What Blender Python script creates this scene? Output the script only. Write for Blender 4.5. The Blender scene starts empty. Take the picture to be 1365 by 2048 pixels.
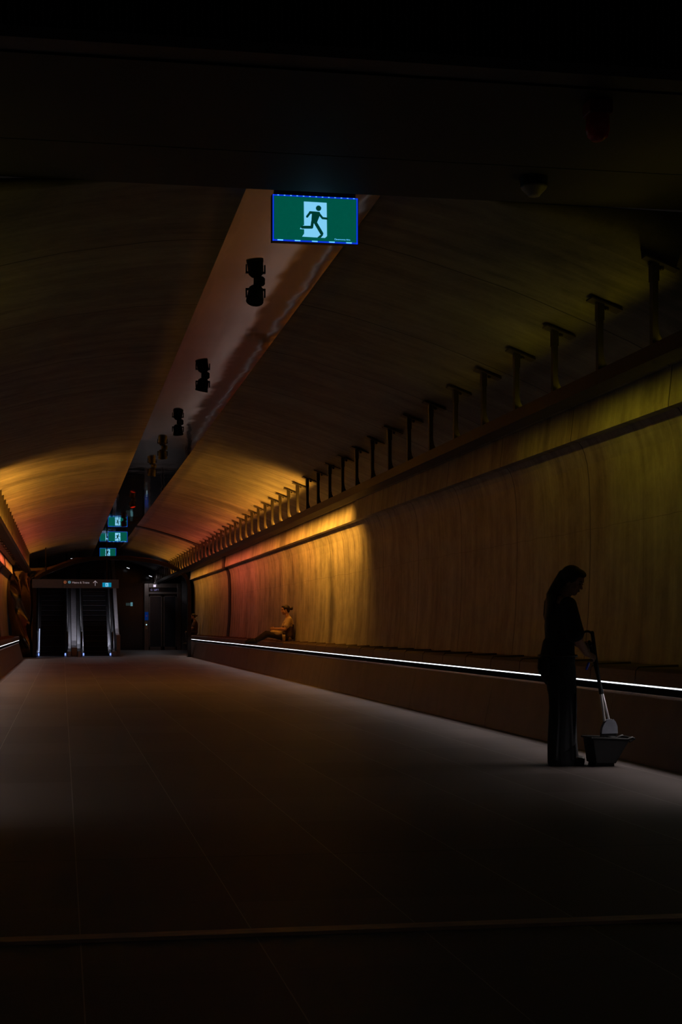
import bpy, math, random
from mathutils import Vector, Matrix
random.seed(7)
S = bpy.context.scene
COL = S.collection
PI = math.pi

# ------------------------------------------------------------------ camera, world, exposure
F = 3100.0
YAW = math.atan(557.5 / F)
cam_d = bpy.data.cameras.new('camera')
cam = bpy.data.objects.new('camera', cam_d)
COL.objects.link(cam)
cam.location = (0, 0, 1.15)
cam.rotation_euler = (PI / 2, 0, -YAW)
cam_d.sensor_fit = 'VERTICAL'
cam_d.sensor_height = 36.0
cam_d.lens = F / 2048 * 36.0
cam_d.shift_y = 228 / 2048
cam_d.clip_end = 300
S.camera = cam

w = bpy.data.worlds.new('world')
S.world = w
w.use_nodes = True
w.node_tree.nodes['Background'].inputs[0].default_value = (0.9, 0.75, 0.65, 1)
w.node_tree.nodes['Background'].inputs[1].default_value = 0.004

S.view_settings.view_transform = 'Standard'
S.view_settings.look = 'None'
S.view_settings.gamma = 1
S.view_settings.use_curve_mapping = False
S.view_settings.exposure = 0.0


# ------------------------------------------------------------------ lights of the tunnel: linear colour fixtures on both rails
def area(name, loc, direc, ln, wd, power, color, spread=PI, parent=None, axis=(0, 1, 0)):
    l = bpy.data.lights.new(name, 'AREA')
    l.shape = 'RECTANGLE'
    l.size = ln
    l.size_y = wd
    l.energy = power
    l.color = color
    l.spread = spread
    o = bpy.data.objects.new(name, l)
    COL.objects.link(o)
    zz = -Vector(direc).normalized()
    xx = Vector(axis)
    yy = zz.cross(xx).normalized()
    xx = yy.cross(zz).normalized()
    m = Matrix((xx, yy, zz)).transposed().to_4x4()
    m.translation = Vector(loc)
    o.matrix_world = m
    if parent:
        o.parent = parent
        o.matrix_parent_inverse = Matrix.Translation(-Vector(parent.location))
    return o


# keys along the tunnel: y, colour, power per metre of the down light, of the up light
KEYS = [
    (9.4, (1, .72, .03), 0.381, 0.195),
    (12.0, (1, .75, .03), 0.762, 0.293),
    (14.2, (1, .75, .03), 1.08, 0.366),
    (16.0, (1, .60, .03), 0.483, 0.183),
    (18.5, (1, .40, .03), 0.191, 0.0244),
    (22.0, (1, .34, .03), 0.0762, 0.0061),
    (26.2, (1, .32, .03), 0.0508, 0.00366),
    (27.4, (1, .34, .04), 0.102, 0.0122),
    (27.6, (1, .42, .045), 22.9, 11.6),
    (31.0, (1, .42, .04), 25.4, 14),
    (36.0, (1, .32, .035), 12.7, 9.27),
    (41.0, (1, .22, .05), 7.62, 5.49),
    (46.0, (1, .15, .07), 9.14, 4.88),
    (50.0, (1, .17, .05), 6.86, 4.64),
    (54.0, (1, .27, .04), 5.59, 4.88),
    (59.0, (1, .38, .04), 7.62, 5.61),
    (66.0, (1, .38, .04), 5.84, 4.88),
]


def key(y):
    for a, b in zip(KEYS, KEYS[1:]):
        if a[0] <= y <= b[0]:
            t = (y - a[0]) / (b[0] - a[0])
            c = tuple(a[1][i] * (1 - t) + b[1][i] * t for i in range(3))
            return c, a[2] * (1 - t) + b[2] * t, a[3] * (1 - t) + b[3] * t
    k = KEYS[0] if y < KEYS[0][0] else KEYS[-1]
    return k[1], k[2], k[3]


# ------------------------------------------------------------------ materials
MATS = {}


def mat(name, col, rough=.5, metal=0., var=.12, scale=12., stretch=(1, 1, 1), bump=0., emis=None, es=0., spec=.5, trans=0.):
    if name in MATS:
        return MATS[name]
    m = bpy.data.materials.new(name)
    m.use_nodes = True
    nt = m.node_tree
    b = nt.nodes['Principled BSDF']
    b.inputs['Roughness'].default_value = rough
    b.inputs['Metallic'].default_value = metal
    b.inputs['Specular IOR Level'].default_value = spec
    b.inputs['Transmission Weight'].default_value = trans
    tc = nt.nodes.new('ShaderNodeTexCoord')
    mp = nt.nodes.new('ShaderNodeMapping')
    mp.inputs['Scale'].default_value = stretch
    nz = nt.nodes.new('ShaderNodeTexNoise')
    nz.inputs['Scale'].default_value = scale
    nz.inputs['Detail'].default_value = 6
    nt.links.new(tc.outputs['Object'], mp.inputs[0])
    nt.links.new(mp.outputs[0], nz.inputs['Vector'])
    rp = nt.nodes.new('ShaderNodeValToRGB')
    rp.color_ramp.elements[0].position = .3
    rp.color_ramp.elements[1].position = .7
    rp.color_ramp.elements[0].color = tuple(max(0, c * (1 - var)) for c in col[:3]) + (1,)
    rp.color_ramp.elements[1].color = tuple(min(1, c * (1 + var)) for c in col[:3]) + (1,)
    nt.links.new(nz.outputs['Fac'], rp.inputs[0])
    nt.links.new(rp.outputs[0], b.inputs['Base Color'])
    if bump:
        bp = nt.nodes.new('ShaderNodeBump')
        bp.inputs['Strength'].default_value = bump
        bp.inputs['Distance'].default_value = .01
        nt.links.new(nz.outputs['Fac'], bp.inputs['Height'])
        nt.links.new(bp.outputs[0], b.inputs['Normal'])
    if emis:
        b.inputs['Emission Color'].default_value = tuple(emis) + (1,)
        b.inputs['Emission Strength'].default_value = es
    MATS[name] = m
    return m


def panel_material(name, base, rough, amp=.35, seam_y=12.7, pitch=2.62, specular=.5, hline=None):
    """Cast panel with tone streaks running round the tunnel profile and thin joints every 2.62 m."""
    m = bpy.data.materials.new(name)
    m.use_nodes = True
    nt = m.node_tree
    N, L = nt.nodes, nt.links
    b = N['Principled BSDF']
    tc = N.new('ShaderNodeTexCoord')

    def streak(sy, so, sc, det, rgh=.6):
        mp = N.new('ShaderNodeMapping')
        mp.inputs['Scale'].default_value = (so, sy, so)
        nz = N.new('ShaderNodeTexNoise')
        nz.inputs['Scale'].default_value = sc
        nz.inputs['Detail'].default_value = det
        nz.inputs['Roughness'].default_value = rgh
        nz.inputs['Distortion'].default_value = .25
        L.new(tc.outputs['Object'], mp.inputs[0])
        L.new(mp.outputs[0], nz.inputs['Vector'])
        return nz.outputs['Fac']
    fine = streak(2.4, .22, 1.5, 9, .72)
    wide = streak(.8, .2, 1.0, 4)
    blot = streak(1, 1, 2.2, 9, .7)

    def mth(op, a, c, v=None):
        n = N.new('ShaderNodeMath')
        n.operation = op
        for i, s in enumerate((a, c)):
            if isinstance(s, (int, float)):
                n.inputs[i].default_value = s
            else:
                L.new(s, n.inputs[i])
        return n.outputs[0]
    mix = mth('ADD', mth('MULTIPLY', fine, .38), mth('ADD', mth('MULTIPLY', wide, .3), mth('MULTIPLY', blot, .32)))
    rp = N.new('ShaderNodeValToRGB')
    rp.color_ramp.elements[0].position = .40
    rp.color_ramp.elements[1].position = .60
    rp.color_ramp.elements[0].color = tuple(c * (1 - amp) for c in base) + (1,)
    rp.color_ramp.elements[1].color = tuple(min(1, c * (1 + amp)) for c in base) + (1,)
    L.new(mix, rp.inputs[0])
    # joints
    sp = N.new('ShaderNodeSeparateXYZ')
    L.new(tc.outputs['Object'], sp.inputs[0])
    fr = mth('FRACT', mth('DIVIDE', mth('SUBTRACT', sp.outputs['Y'], seam_y - pitch * 10), pitch), 0)
    dist = mth('ABSOLUTE', mth('SUBTRACT', fr, .5), 0)
    line = mth('GREATER_THAN', dist, .5 - .005)
    mx = N.new('ShaderNodeMix')
    mx.data_type = 'RGBA'
    if hline:
        hl = mth('LESS_THAN', mth('ABSOLUTE', mth('SUBTRACT', sp.outputs['Z'], mth('ADD', mth('MULTIPLY', wide, .10), hline - .05)), 0), .003)
        line = mth('MAXIMUM', line, mth('MULTIPLY', hl, .55))
    L.new(line, mx.inputs['Factor'])
    L.new(rp.outputs[0], mx.inputs['A'])
    mx.inputs['B'].default_value = tuple(c * .12 for c in base) + (1,)
    L.new(mx.outputs['Result'], b.inputs['Base Color'])
    # tie holes
    vor = N.new('ShaderNodeTexVoronoi')
    vor.inputs['Scale'].default_value = 1.3
    L.new(tc.outputs['Object'], vor.inputs['Vector'])
    rr = mth('ADD', mth('MULTIPLY', wide, .3), rough - .15)
    L.new(rr, b.inputs['Roughness'])
    b.inputs['Specular IOR Level'].default_value = specular
    bp = N.new('ShaderNodeBump')
    bp.inputs['Strength'].default_value = .38
    bp.inputs['Distance'].default_value = .02
    L.new(mth('SUBTRACT', mth('ADD', mix, 0), mth('MULTIPLY', line, .6)), bp.inputs['Height'])
    L.new(bp.outputs[0], b.inputs['Normal'])
    MATS[name] = m
    return m


def floor_material():
    m = bpy.data.materials.new('stone_tiles')
    m.use_nodes = True
    nt = m.node_tree
    N, L = nt.nodes, nt.links
    b = N['Principled BSDF']
    tc = N.new('ShaderNodeTexCoord')
    sp = N.new('ShaderNodeSeparateXYZ')
    L.new(tc.outputs['Object'], sp.inputs[0])

    def mth(op, a, c=0.):
        n = N.new('ShaderNodeMath')
        n.operation = op
        for i, s in enumerate((a, c)):
            if isinstance(s, (int, float)):
                n.inputs[i].default_value = s
            else:
                L.new(s, n.inputs[i])
        return n.outputs[0]

    def lines(sock, off, pitch, half):
        fr = mth('FRACT', mth('DIVIDE', mth('SUBTRACT', sock, off - pitch * 60.5), pitch))
        return mth('LESS_THAN', mth('ABSOLUTE', mth('SUBTRACT', fr, .5)), half / pitch)
    lx = lines(sp.outputs['X'], .065, .64, .0024)
    ly = lines(sp.outputs['Y'], 7.72, 6.45, .006)
    ly2 = lines(sp.outputs['Y'], 7.72, 6.45 / 5, .0022)
    mp = N.new('ShaderNodeMapping')
    mp.inputs['Scale'].default_value = (1, 3, 1)
    nz = N.new('ShaderNodeTexNoise')
    nz.inputs['Scale'].default_value = 2.2
    nz.inputs['Detail'].default_value = 10
    nz.inputs['Roughness'].default_value = .7
    L.new(tc.outputs['Object'], mp.inputs[0])
    L.new(mp.outputs[0], nz.inputs['Vector'])
    n2 = N.new('ShaderNodeTexNoise')
    n2.inputs['Scale'].default_value = 90
    n2.inputs['Detail'].default_value = 4
    L.new(tc.outputs['Object'], n2.inputs['Vector'])
    # a slight tone change from tile to tile
    cx = mth('FLOOR', mth('DIVIDE', mth('SUBTRACT', sp.outputs['X'], .065), .64))
    cy = mth('FLOOR', mth('DIVIDE', mth('SUBTRACT', sp.outputs['Y'], 7.72), 1.29))
    cb = N.new('ShaderNodeCombineXYZ')
    L.new(cx, cb.inputs[0])
    L.new(cy, cb.inputs[1])
    wn = N.new('ShaderNodeTexWhiteNoise')
    L.new(cb.outputs[0], wn.inputs['Vector'])
    v = mth('ADD', mth('MULTIPLY', nz.outputs['Fac'], .55), mth('ADD', mth('MULTIPLY', n2.outputs['Fac'], .25), mth('MULTIPLY', wn.outputs['Value'], .2)))
    rp = N.new('ShaderNodeValToRGB')
    rp.color_ramp.elements[0].position = .3
    rp.color_ramp.elements[1].position = .7
    rp.color_ramp.elements[0].color = (.105, .086, .083, 1)
    rp.color_ramp.elements[1].color = (.200, .165, .158, 1)
    L.new(v, rp.inputs[0])
    m1 = N.new('ShaderNodeMix')
    m1.data_type = 'RGBA'
    L.new(lx, m1.inputs['Factor'])
    L.new(rp.outputs[0], m1.inputs['A'])
    m1.inputs['B'].default_value = (.42, .38, .36, 1)
    m2 = N.new('ShaderNodeMix')
    m2.data_type = 'RGBA'
    L.new(ly, m2.inputs['Factor'])
    L.new(m1.outputs['Result'], m2.inputs['A'])
    m2.inputs['B'].default_value = (.02, .018, .018, 1)
    m3 = N.new('ShaderNodeMix')
    m3.data_type = 'RGBA'
    L.new(mth('MULTIPLY', ly2, .35), m3.inputs['Factor'])
    L.new(m2.outputs['Result'], m3.inputs['A'])
    m3.inputs['B'].default_value = (.06, .055, .05, 1)
    L.new(m3.outputs['Result'], b.inputs['Base Color'])
    L.new(mth('ADD', mth('MULTIPLY', nz.outputs['Fac'], .25), .42), b.inputs['Roughness'])
    bp = N.new('ShaderNodeBump')
    bp.inputs['Strength'].default_value = .25
    bp.inputs['Distance'].default_value = .004
    L.new(mth('SUBTRACT', v, mth('MULTIPLY', ly, .7)), bp.inputs['Height'])
    L.new(bp.outputs[0], b.inputs['Normal'])
    return m


M_vault = panel_material('vault_panel', (.215, .205, .185), .50, .52)
M_wall = panel_material('wall_panel', (.24, .225, .20), .46, .62, hline=2.15)
M_floor = floor_material()
M_dark = mat('black_paint', (.012, .012, .013), .5, 0)
M_rail = mat('dark_steel', (.05, .045, .042), .45, .6)
M_hang = mat('hanger_steel', (.10, .09, .08), .45, .5)
M_bench = mat('bench_stone', (.13, .105, .095), .55, 0, .15, 3, (1, 1, 1), .1)
M_wood = mat('seat_timber', (.10, .065, .048), .5, 0, .25, 14, (6, .6, 6), .1)
M_steel = mat('brushed_steel', (.62, .60, .60), .28, 1, .08, 30, (1, 1, 20))
M_led = mat('led_white', (.8, .9, .9), .5, emis=(.86, .93, 1.0), es=2.6)
M_black = mat('black_metal', (.015, .015, .016), .4, .2)
M_slot = mat('slot_shade_black', (.006, .006, .006), .9, 0, spec=.1)  # near-black and dull, holds the lit bench slot in shade
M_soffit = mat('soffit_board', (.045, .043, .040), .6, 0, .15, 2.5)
M_glass = mat('black_glass', (.012, .012, .014), .12, 0, spec=.6)


def mirror_material():
    m = bpy.data.materials.new('polished_metal')
    m.use_nodes = True
    N, L = m.node_tree.nodes, m.node_tree.links
    b = N['Principled BSDF']
    b.inputs['Metallic'].default_value = 1
    b.inputs['Roughness'].default_value = .045
    tc = N.new('ShaderNodeTexCoord')
    mp = N.new('ShaderNodeMapping')
    mp.inputs['Scale'].default_value = (1.0, .5, 1)
    nz = N.new('ShaderNodeTexNoise')
    nz.inputs['Scale'].default_value = 1.6
    nz.inputs['Detail'].default_value = 2
    L.new(tc.outputs['Object'], mp.inputs[0])
    L.new(mp.outputs[0], nz.inputs['Vector'])
    rp = N.new('ShaderNodeValToRGB')
    rp.color_ramp.elements[0].color = (.80, .76, .74, 1)
    rp.color_ramp.elements[1].color = (.92, .88, .86, 1)
    L.new(nz.outputs['Fac'], rp.inputs[0])
    L.new(rp.outputs[0], b.inputs['Base Color'])
    bp = N.new('ShaderNodeBump')
    bp.inputs['Strength'].default_value = .12
    bp.inputs['Distance'].default_value = .03
    L.new(nz.outputs['Fac'], bp.inputs['Height'])
    L.new(bp.outputs[0], b.inputs['Normal'])
    return m


M_mirror = mirror_material()


# ------------------------------------------------------------------ mesh helpers
class MB:
    def __init__(s):
        s.v, s.f = [], []

    def add(s, vs, fs):
        n = len(s.v)
        s.v += [tuple(v) for v in vs]
        s.f += [tuple(i + n for i in f) for f in fs]
        return s

    def box(s, x0, x1, y0, y1, z0, z1):
        vs = [(x, y, z) for z in (z0, z1) for y in (y0, y1) for x in (x0, x1)]
        return s.add(vs, [(0, 2, 3, 1), (4, 5, 7, 6), (0, 1, 5, 4), (2, 6, 7, 3), (0, 4, 6, 2), (1, 3, 7, 5)])

    def cbox(s, c, sz):
        return s.box(c[0] - sz[0] / 2, c[0] + sz[0] / 2, c[1] - sz[1] / 2, c[1] + sz[1] / 2, c[2] - sz[2] / 2, c[2] + sz[2] / 2)

    def prism(s, poly, axis, a, b):
        """poly: 2-D outline; axis 'x': (y,z), 'y': (x,z), 'z': (x,y)."""
        def P(p, t):
            return {'x': (t, p[0], p[1]), 'y': (p[0], t, p[1]), 'z': (p[0], p[1], t)}[axis]
        n = len(poly)
        vs = [P(p, a) for p in poly] + [P(p, b) for p in poly]
        fs = [tuple(range(n)), tuple(range(2 * n - 1, n - 1, -1))]
        fs += [(i, i + n, (i + 1) % n + n, (i + 1) % n) for i in range(n)]
        return s.add(vs, fs)

    def sheet(s, prof, ys, th=0.0, warp=None):
        """profile [(x,z)] swept along y."""
        vs = []
        for y in ys:
            for (x, z) in prof:
                if warp:
                    x, z = warp(x, y, z)
                vs.append((x, y, z))
        n = len(prof)
        fs = [(j * n + i, j * n + i + 1, (j + 1) * n + i + 1, (j + 1) * n + i) for j in range(len(ys) - 1) for i in range(n - 1)]
        return s.add(vs, fs)

    def lathe(s, prof, c, axis=(0, 0, 1), n=24):
        """prof [(r,h)] revolved about axis through c."""
        a = Vector(axis).normalized()
        u = a.orthogonal().normalized()
        v = a.cross(u)
        vs = []
        for (r, h) in prof:
            for k in range(n):
                t = 2 * PI * k / n
                vs.append(Vector(c) + a * h + (u * math.cos(t) + v * math.sin(t)) * r)
        fs = [(j * n + k, j * n + (k + 1) % n, (j + 1) * n + (k + 1) % n, (j + 1) * n + k) for j in range(len(prof) - 1) for k in range(n)]
        fs += [tuple(range(n))[::-1], tuple((len(prof) - 1) * n + k for k in range(n))]
        return s.add(vs, fs)

    def tube(s, pts, r, n=12, side=None):
        """tube through pts; r number or list, entries number or (a,b) ellipse; rounded ends."""
        pts = [Vector(p) for p in pts]
        R = r if isinstance(r, (list, tuple)) and len(r) == len(pts) else [r] * len(pts)
        R = [(q, q) if isinstance(q, (int, float)) else q for q in R]
        # end caps
        P, Q, T = [], [], []
        t0 = (pts[1] - pts[0]).normalized()
        t1 = (pts[-1] - pts[-2]).normalized()
        for k in (0.05, .35, .7, .92):
            w_ = math.sqrt(1 - (1 - k) ** 2)
            d = (1 - k) * min(R[0])
            P.append(pts[0] - t0 * d); Q.append((R[0][0] * w_, R[0][1] * w_)); T.append(t0)
        for i, p in enumerate(pts):
            if i == 0: t = t0
            elif i == len(pts) - 1: t = t1
            else: t = ((pts[i] - pts[i - 1]).normalized() + (pts[i + 1] - pts[i]).normalized()).normalized()
            P.append(p); Q.append(R[i]); T.append(t)
        for k in (.92, .7, .35, .05):
            w_ = math.sqrt(1 - (1 - k) ** 2)
            d = (1 - k) * min(R[-1])
            P.append(pts[-1] + t1 * d); Q.append((R[-1][0] * w_, R[-1][1] * w_)); T.append(t1)
        ref = Vector(side) if side else t0.orthogonal()
        vs = []
        for p, (a, b), t in zip(P, Q, T):
            u = (ref - t * ref.dot(t)).normalized()
            if not side: ref = u
            v = t.cross(u)
            for k in range(n):
                q = 2 * PI * k / n
                vs.append(p + u * (a * math.cos(q)) + v * (b * math.sin(q)))
        m = len(P)
        fs = [(j * n + k, j * n + (k + 1) % n, (j + 1) * n + (k + 1) % n, (j + 1) * n + k) for j in range(m - 1) for k in range(n)]
        fs += [tuple(range(n))[::-1], tuple((m - 1) * n + k for k in range(n))]
        return s.add(vs, fs)

    def ell(s, c, r, rot=None, n=20, m=12):
        c = Vector(c)
        rot = rot or Matrix.Identity(3)
        vs = [c + rot @ Vector((0, 0, -r[2]))]
        for j in range(1, m):
            a = -PI / 2 + PI * j / m
            for k in range(n):
                t = 2 * PI * k / n
                vs.append(c + rot @ Vector((r[0] * math.cos(a) * math.cos(t), r[1] * math.cos(a) * math.sin(t), r[2] * math.sin(a))))
        vs.append(c + rot @ Vector((0, 0, r[2])))
        fs = [(0, 1 + (k + 1) % n, 1 + k) for k in range(n)]
        for j in range(m - 2):
            for k in range(n):
                fs.append((1 + j * n + k, 1 + j * n + (k + 1) % n, 1 + (j + 1) * n + (k + 1) % n, 1 + (j + 1) * n + k))
        e = len(vs) - 1
        fs += [(e, 1 + (m - 2) * n + k, 1 + (m - 2) * n + (k + 1) % n) for k in range(n)]
        return s.add(vs, fs)

    def xf(s, M):
        s.v = [tuple(M @ Vector(v)) for v in s.v]
        return s

    def build(s, name, m, parent=None, smooth=False, bevel=0., voxel=0., smooth_it=0):
        me = bpy.data.meshes.new(name)
        me.from_pydata(s.v, [], s.f)
        me.update()
        me.materials.append(m)
        if smooth or voxel:
            for p in me.polygons:
                p.use_smooth = True
        o = bpy.data.objects.new(name, me)
        COL.objects.link(o)
        if parent:
            o.parent = parent
            o.matrix_parent_inverse = parent_world(parent).inverted()
        if voxel:
            r = o.modifiers.new('remesh', 'REMESH')
            r.mode = 'VOXEL'
            r.voxel_size = voxel
            r.use_smooth_shade = True
            if smooth_it:
                q = o.modifiers.new('smooth', 'SMOOTH')
                q.iterations = smooth_it
                q.factor = .5
        if bevel:
            q = o.modifiers.new('bevel', 'BEVEL')
            q.width = bevel
            q.segments = 2
            q.limit_method = 'ANGLE'
        return o


def parent_world(p):
    m = p.matrix_basis.copy()
    while p.parent:
        m = p.parent.matrix_basis @ p.matrix_parent_inverse @ m
        p = p.parent
    return m


def thing(name, label, cat, loc=(0, 0, 0), group=None):
    o = bpy.data.objects.new(name, None)
    COL.objects.link(o)
    o.empty_display_size = .1
    o.location = loc
    return tag(o, label, cat, group)


def tag(o, label, cat, group=None):
    o['label'] = label
    o['category'] = cat
    if group:
        o['group'] = group
    return o


def struct(o, label=None):
    o['kind'] = 'structure'
    if label:
        o['label'] = label
    return o


def text_mesh(name, s, size, m, parent, M, ext=.001):
    cu = bpy.data.curves.new(name, 'FONT')
    cu.body = s
    cu.size = size
    cu.extrude = ext
    t = bpy.data.objects.new(name, cu)
    COL.objects.link(t)
    me = bpy.data.meshes.new_from_object(t)
    bpy.data.objects.remove(t)
    me.materials.append(m)
    if len(me.materials) > 1:
        me.materials.clear()
        me.materials.append(m)
    me.name = name
    me.transform(M)
    o = bpy.data.objects.new(name, me)
    COL.objects.link(o)
    o.parent = parent
    o.matrix_parent_inverse = parent_world(parent).inverted()
    return o


def facing(x, y, z):
    """text plane that faces the camera side (-y), x to the right, z up"""
    return Matrix.Translation((x, y, z)) @ Matrix.Rotation(PI / 2, 4, 'X')


def part_copy(src, parent, dloc=(0, 0, 0)):
    c = src.copy()
    COL.objects.link(c)
    c.parent = parent
    c.matrix_parent_inverse = src.matrix_parent_inverse.copy() if src.parent else Matrix()
    c.location = Vector(src.location) + Vector(dloc)
    return c


def frange(a, b, st):
    n = max(1, int(round((b - a) / st)))
    return [a + (b - a) * i / n for i in range(n + 1)]


# ------------------------------------------------------------------ the setting
CZ = 1.15
# floor
struct(MB().box(-7, 10, -3, 75.0, -.2, 0).build('floor', M_floor))

# vault (two halves either side of the polished strip)
VR = [(2.33, 3.22), (2.6, 3.17), (2.9, 3.10), (3.15, 3.03), (3.41, 2.955), (3.7, 2.87), (4.0, 2.765), (4.3, 2.65), (4.58, 2.545), (4.81, 2.45), (5.0, 2.36), (5.18, 2.25)]
VL = [(1.31, 3.235), (1.0, 3.22), (.7, 3.19), (.4, 3.14), (0, 3.07), (-.4, 2.97), (-.8, 2.86), (-1.1, 2.76), (-1.25, 2.70), (-1.45, 2.60), (-1.65, 2.46), (-1.82, 2.25)]
YV0, YV1 = 10.76, 74.6


def flare(x, y, z):
    t = min(1, max(0, (y - YV0) / .12))
    t = t * t * (3 - 2 * t)
    return x, (z * t + max(z, 4.19) * (1 - t))


ys = [YV0, YV0 + .06, YV0 + .12] + frange(YV0 + .12, YV1, 2.0)[1:]
mb = MB()
mb.sheet([(x, h + CZ) for x, h in VR], ys, warp=flare)
mb.sheet([(x, h + CZ) for x, h in VL], ys, warp=flare)
o = mb.build('ceiling', M_vault, smooth=True)
sm = o.modifiers.new('thickness', 'SOLIDIFY')
sm.thickness = .06
sm.offset = 1
struct(o, 'low curved vault of streaked panels, lit amber further along')

# walls: leaning upper band, lip, hollow main panel
WR = [(5.20, 2.26), (5.185, 2.1), (5.165, 1.93), (5.165, 1.90), (5.25, 1.893), (5.285, 1.85), (5.315, 1.78), (5.345, 1.66), (5.362, 1.5), (5.375, 1.2), (5.378, .9), (5.37, .5), (5.352, .1), (5.325, -.2), (5.30, -.42), (5.30, -1.15)]
mb = MB()
yw = [9.0] + frange(11, 64, 1.5)
mb.sheet([(x, h + CZ) for x, h in WR], yw)
o = mb.build('wall_right', M_wall, smooth=False)
o.modifiers.new('thickness', 'SOLIDIFY').thickness = -.08
struct(o)
WLd = lambda x: 3.37 - x
mb = MB()
mb.sheet([(WLd(x), h + CZ) for x, h in WR], [9.0] + frange(11, 58.4, 1.5))
o = mb.build('wall_left', M_wall)
o.modifiers.new('thickness', 'SOLIDIFY').thickness = .08
struct(o)

# black joint all round at y = 50
prof = VR[1:] + WR[:-1]
mb = MB()
for pr, k in (([(x - .012, h + CZ - .012) for x, h in VR], 1), ([(x - .014, h + CZ) for x, h in WR[:-1]], 1),
              ([(x + .012, h + CZ - .012) for x, h in VL], 1), ([(WLd(x) + .014, h + CZ) for x, h in WR[:-1]], 1)):
    mb.sheet(pr, [49.95, 50.65])
o = mb.build('trim_1', M_dark)
o.modifiers.new('thickness', 'SOLIDIFY').thickness = .01
struct(o, 'black joint running round the vault and walls')

# polished strip along the crown
o = MB().box(1.31, 2.33, YV0, 72.0, 4.35, 4.40).build('trim_2', M_mirror)
struct(o, 'mirror-polished metal strip along the crown of the vault')

# entrance soffit and header above the camera side
mb = MB()
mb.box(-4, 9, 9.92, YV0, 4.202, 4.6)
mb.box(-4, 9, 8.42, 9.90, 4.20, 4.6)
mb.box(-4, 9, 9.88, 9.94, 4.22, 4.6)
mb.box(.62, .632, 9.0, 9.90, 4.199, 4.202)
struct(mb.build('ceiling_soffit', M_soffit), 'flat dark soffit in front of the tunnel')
# closure above the vault, ends of the tunnel
struct(MB().box(-7, 10, 74.6, 74.9, 0, 6.2).build('wall_back', M_glass), 'black glass wall behind the escalators and the lift')
struct(MB().box(7.4, 7.5, 64.0, 74.6, 0, 6.2).build('wall_lobby_right', M_dark))
struct(MB().box(5.34, 7.5, 63.9, 64.05, 0, 6.2).build('wall_lobby_front', M_dark))
struct(MB().box(-2.2, -2.1, 58.3, 74.6, 0, 6.2).build('wall_lobby_left', M_dark))
struct(MB().box(5.62, 5.98, 74.3, 74.58, 0, 4.0).build('trim_3', mat('grey_cladding', (.20, .20, .22), .5)), 'tall grey cladding panel right of the lift')
# blank side walls before the tunnel mouth
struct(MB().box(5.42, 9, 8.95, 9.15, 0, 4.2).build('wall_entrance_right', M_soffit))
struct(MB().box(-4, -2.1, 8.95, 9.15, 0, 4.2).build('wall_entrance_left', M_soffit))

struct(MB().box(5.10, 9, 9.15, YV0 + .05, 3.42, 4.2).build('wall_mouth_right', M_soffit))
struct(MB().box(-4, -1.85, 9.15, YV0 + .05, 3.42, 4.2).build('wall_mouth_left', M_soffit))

# vertical baffles above the soffit
t = thing('baffle_ceiling', 'black louvre of thin vertical blades high above the tunnel mouth', 'louvre', (1.5, 8.4, 4.5))
mb = MB()
x = -3.2
while x < 7.4:
    mb.box(x, x + .012, 8.24, 8.39, 4.27, 5.4)
    x += .036
mb.build('blades', mat('baffle_black', (.02, .02, .022), .45, .3), t)
MB().box(-3.3, 7.5, 8.395, 8.405, 4.27, 5.5).build('backing', M_dark, t)
MB().box(-3.3, 7.5, 8.22, 8.41, 4.21, 4.27).build('edge_channel', mat('channel_grey', (.06, .06, .065), .45, .4), t)

# threshold strip across the floor
o = MB().prism([(5.70, .0), (5.71, .012), (5.80, .012), (5.82, .0)], 'x', -6.9, 9.9).build('threshold_strip', mat('bronze_strip', (.66, .45, .32), .45, .1, .3, 6, (1, 8, 1)))
tag(o, 'long bronze metal threshold strip crossing the near floor', 'threshold strip')

# ------------------------------------------------------------------ rails with hangers and the colour fixtures
def ceil_h(x, prof):
    pr = sorted(prof)
    for a, b in zip(pr, pr[1:]):
        if a[0] <= x <= b[0]:
            return a[1] + (b[1] - a[1]) * (x - a[0]) / (b[0] - a[0])


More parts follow.
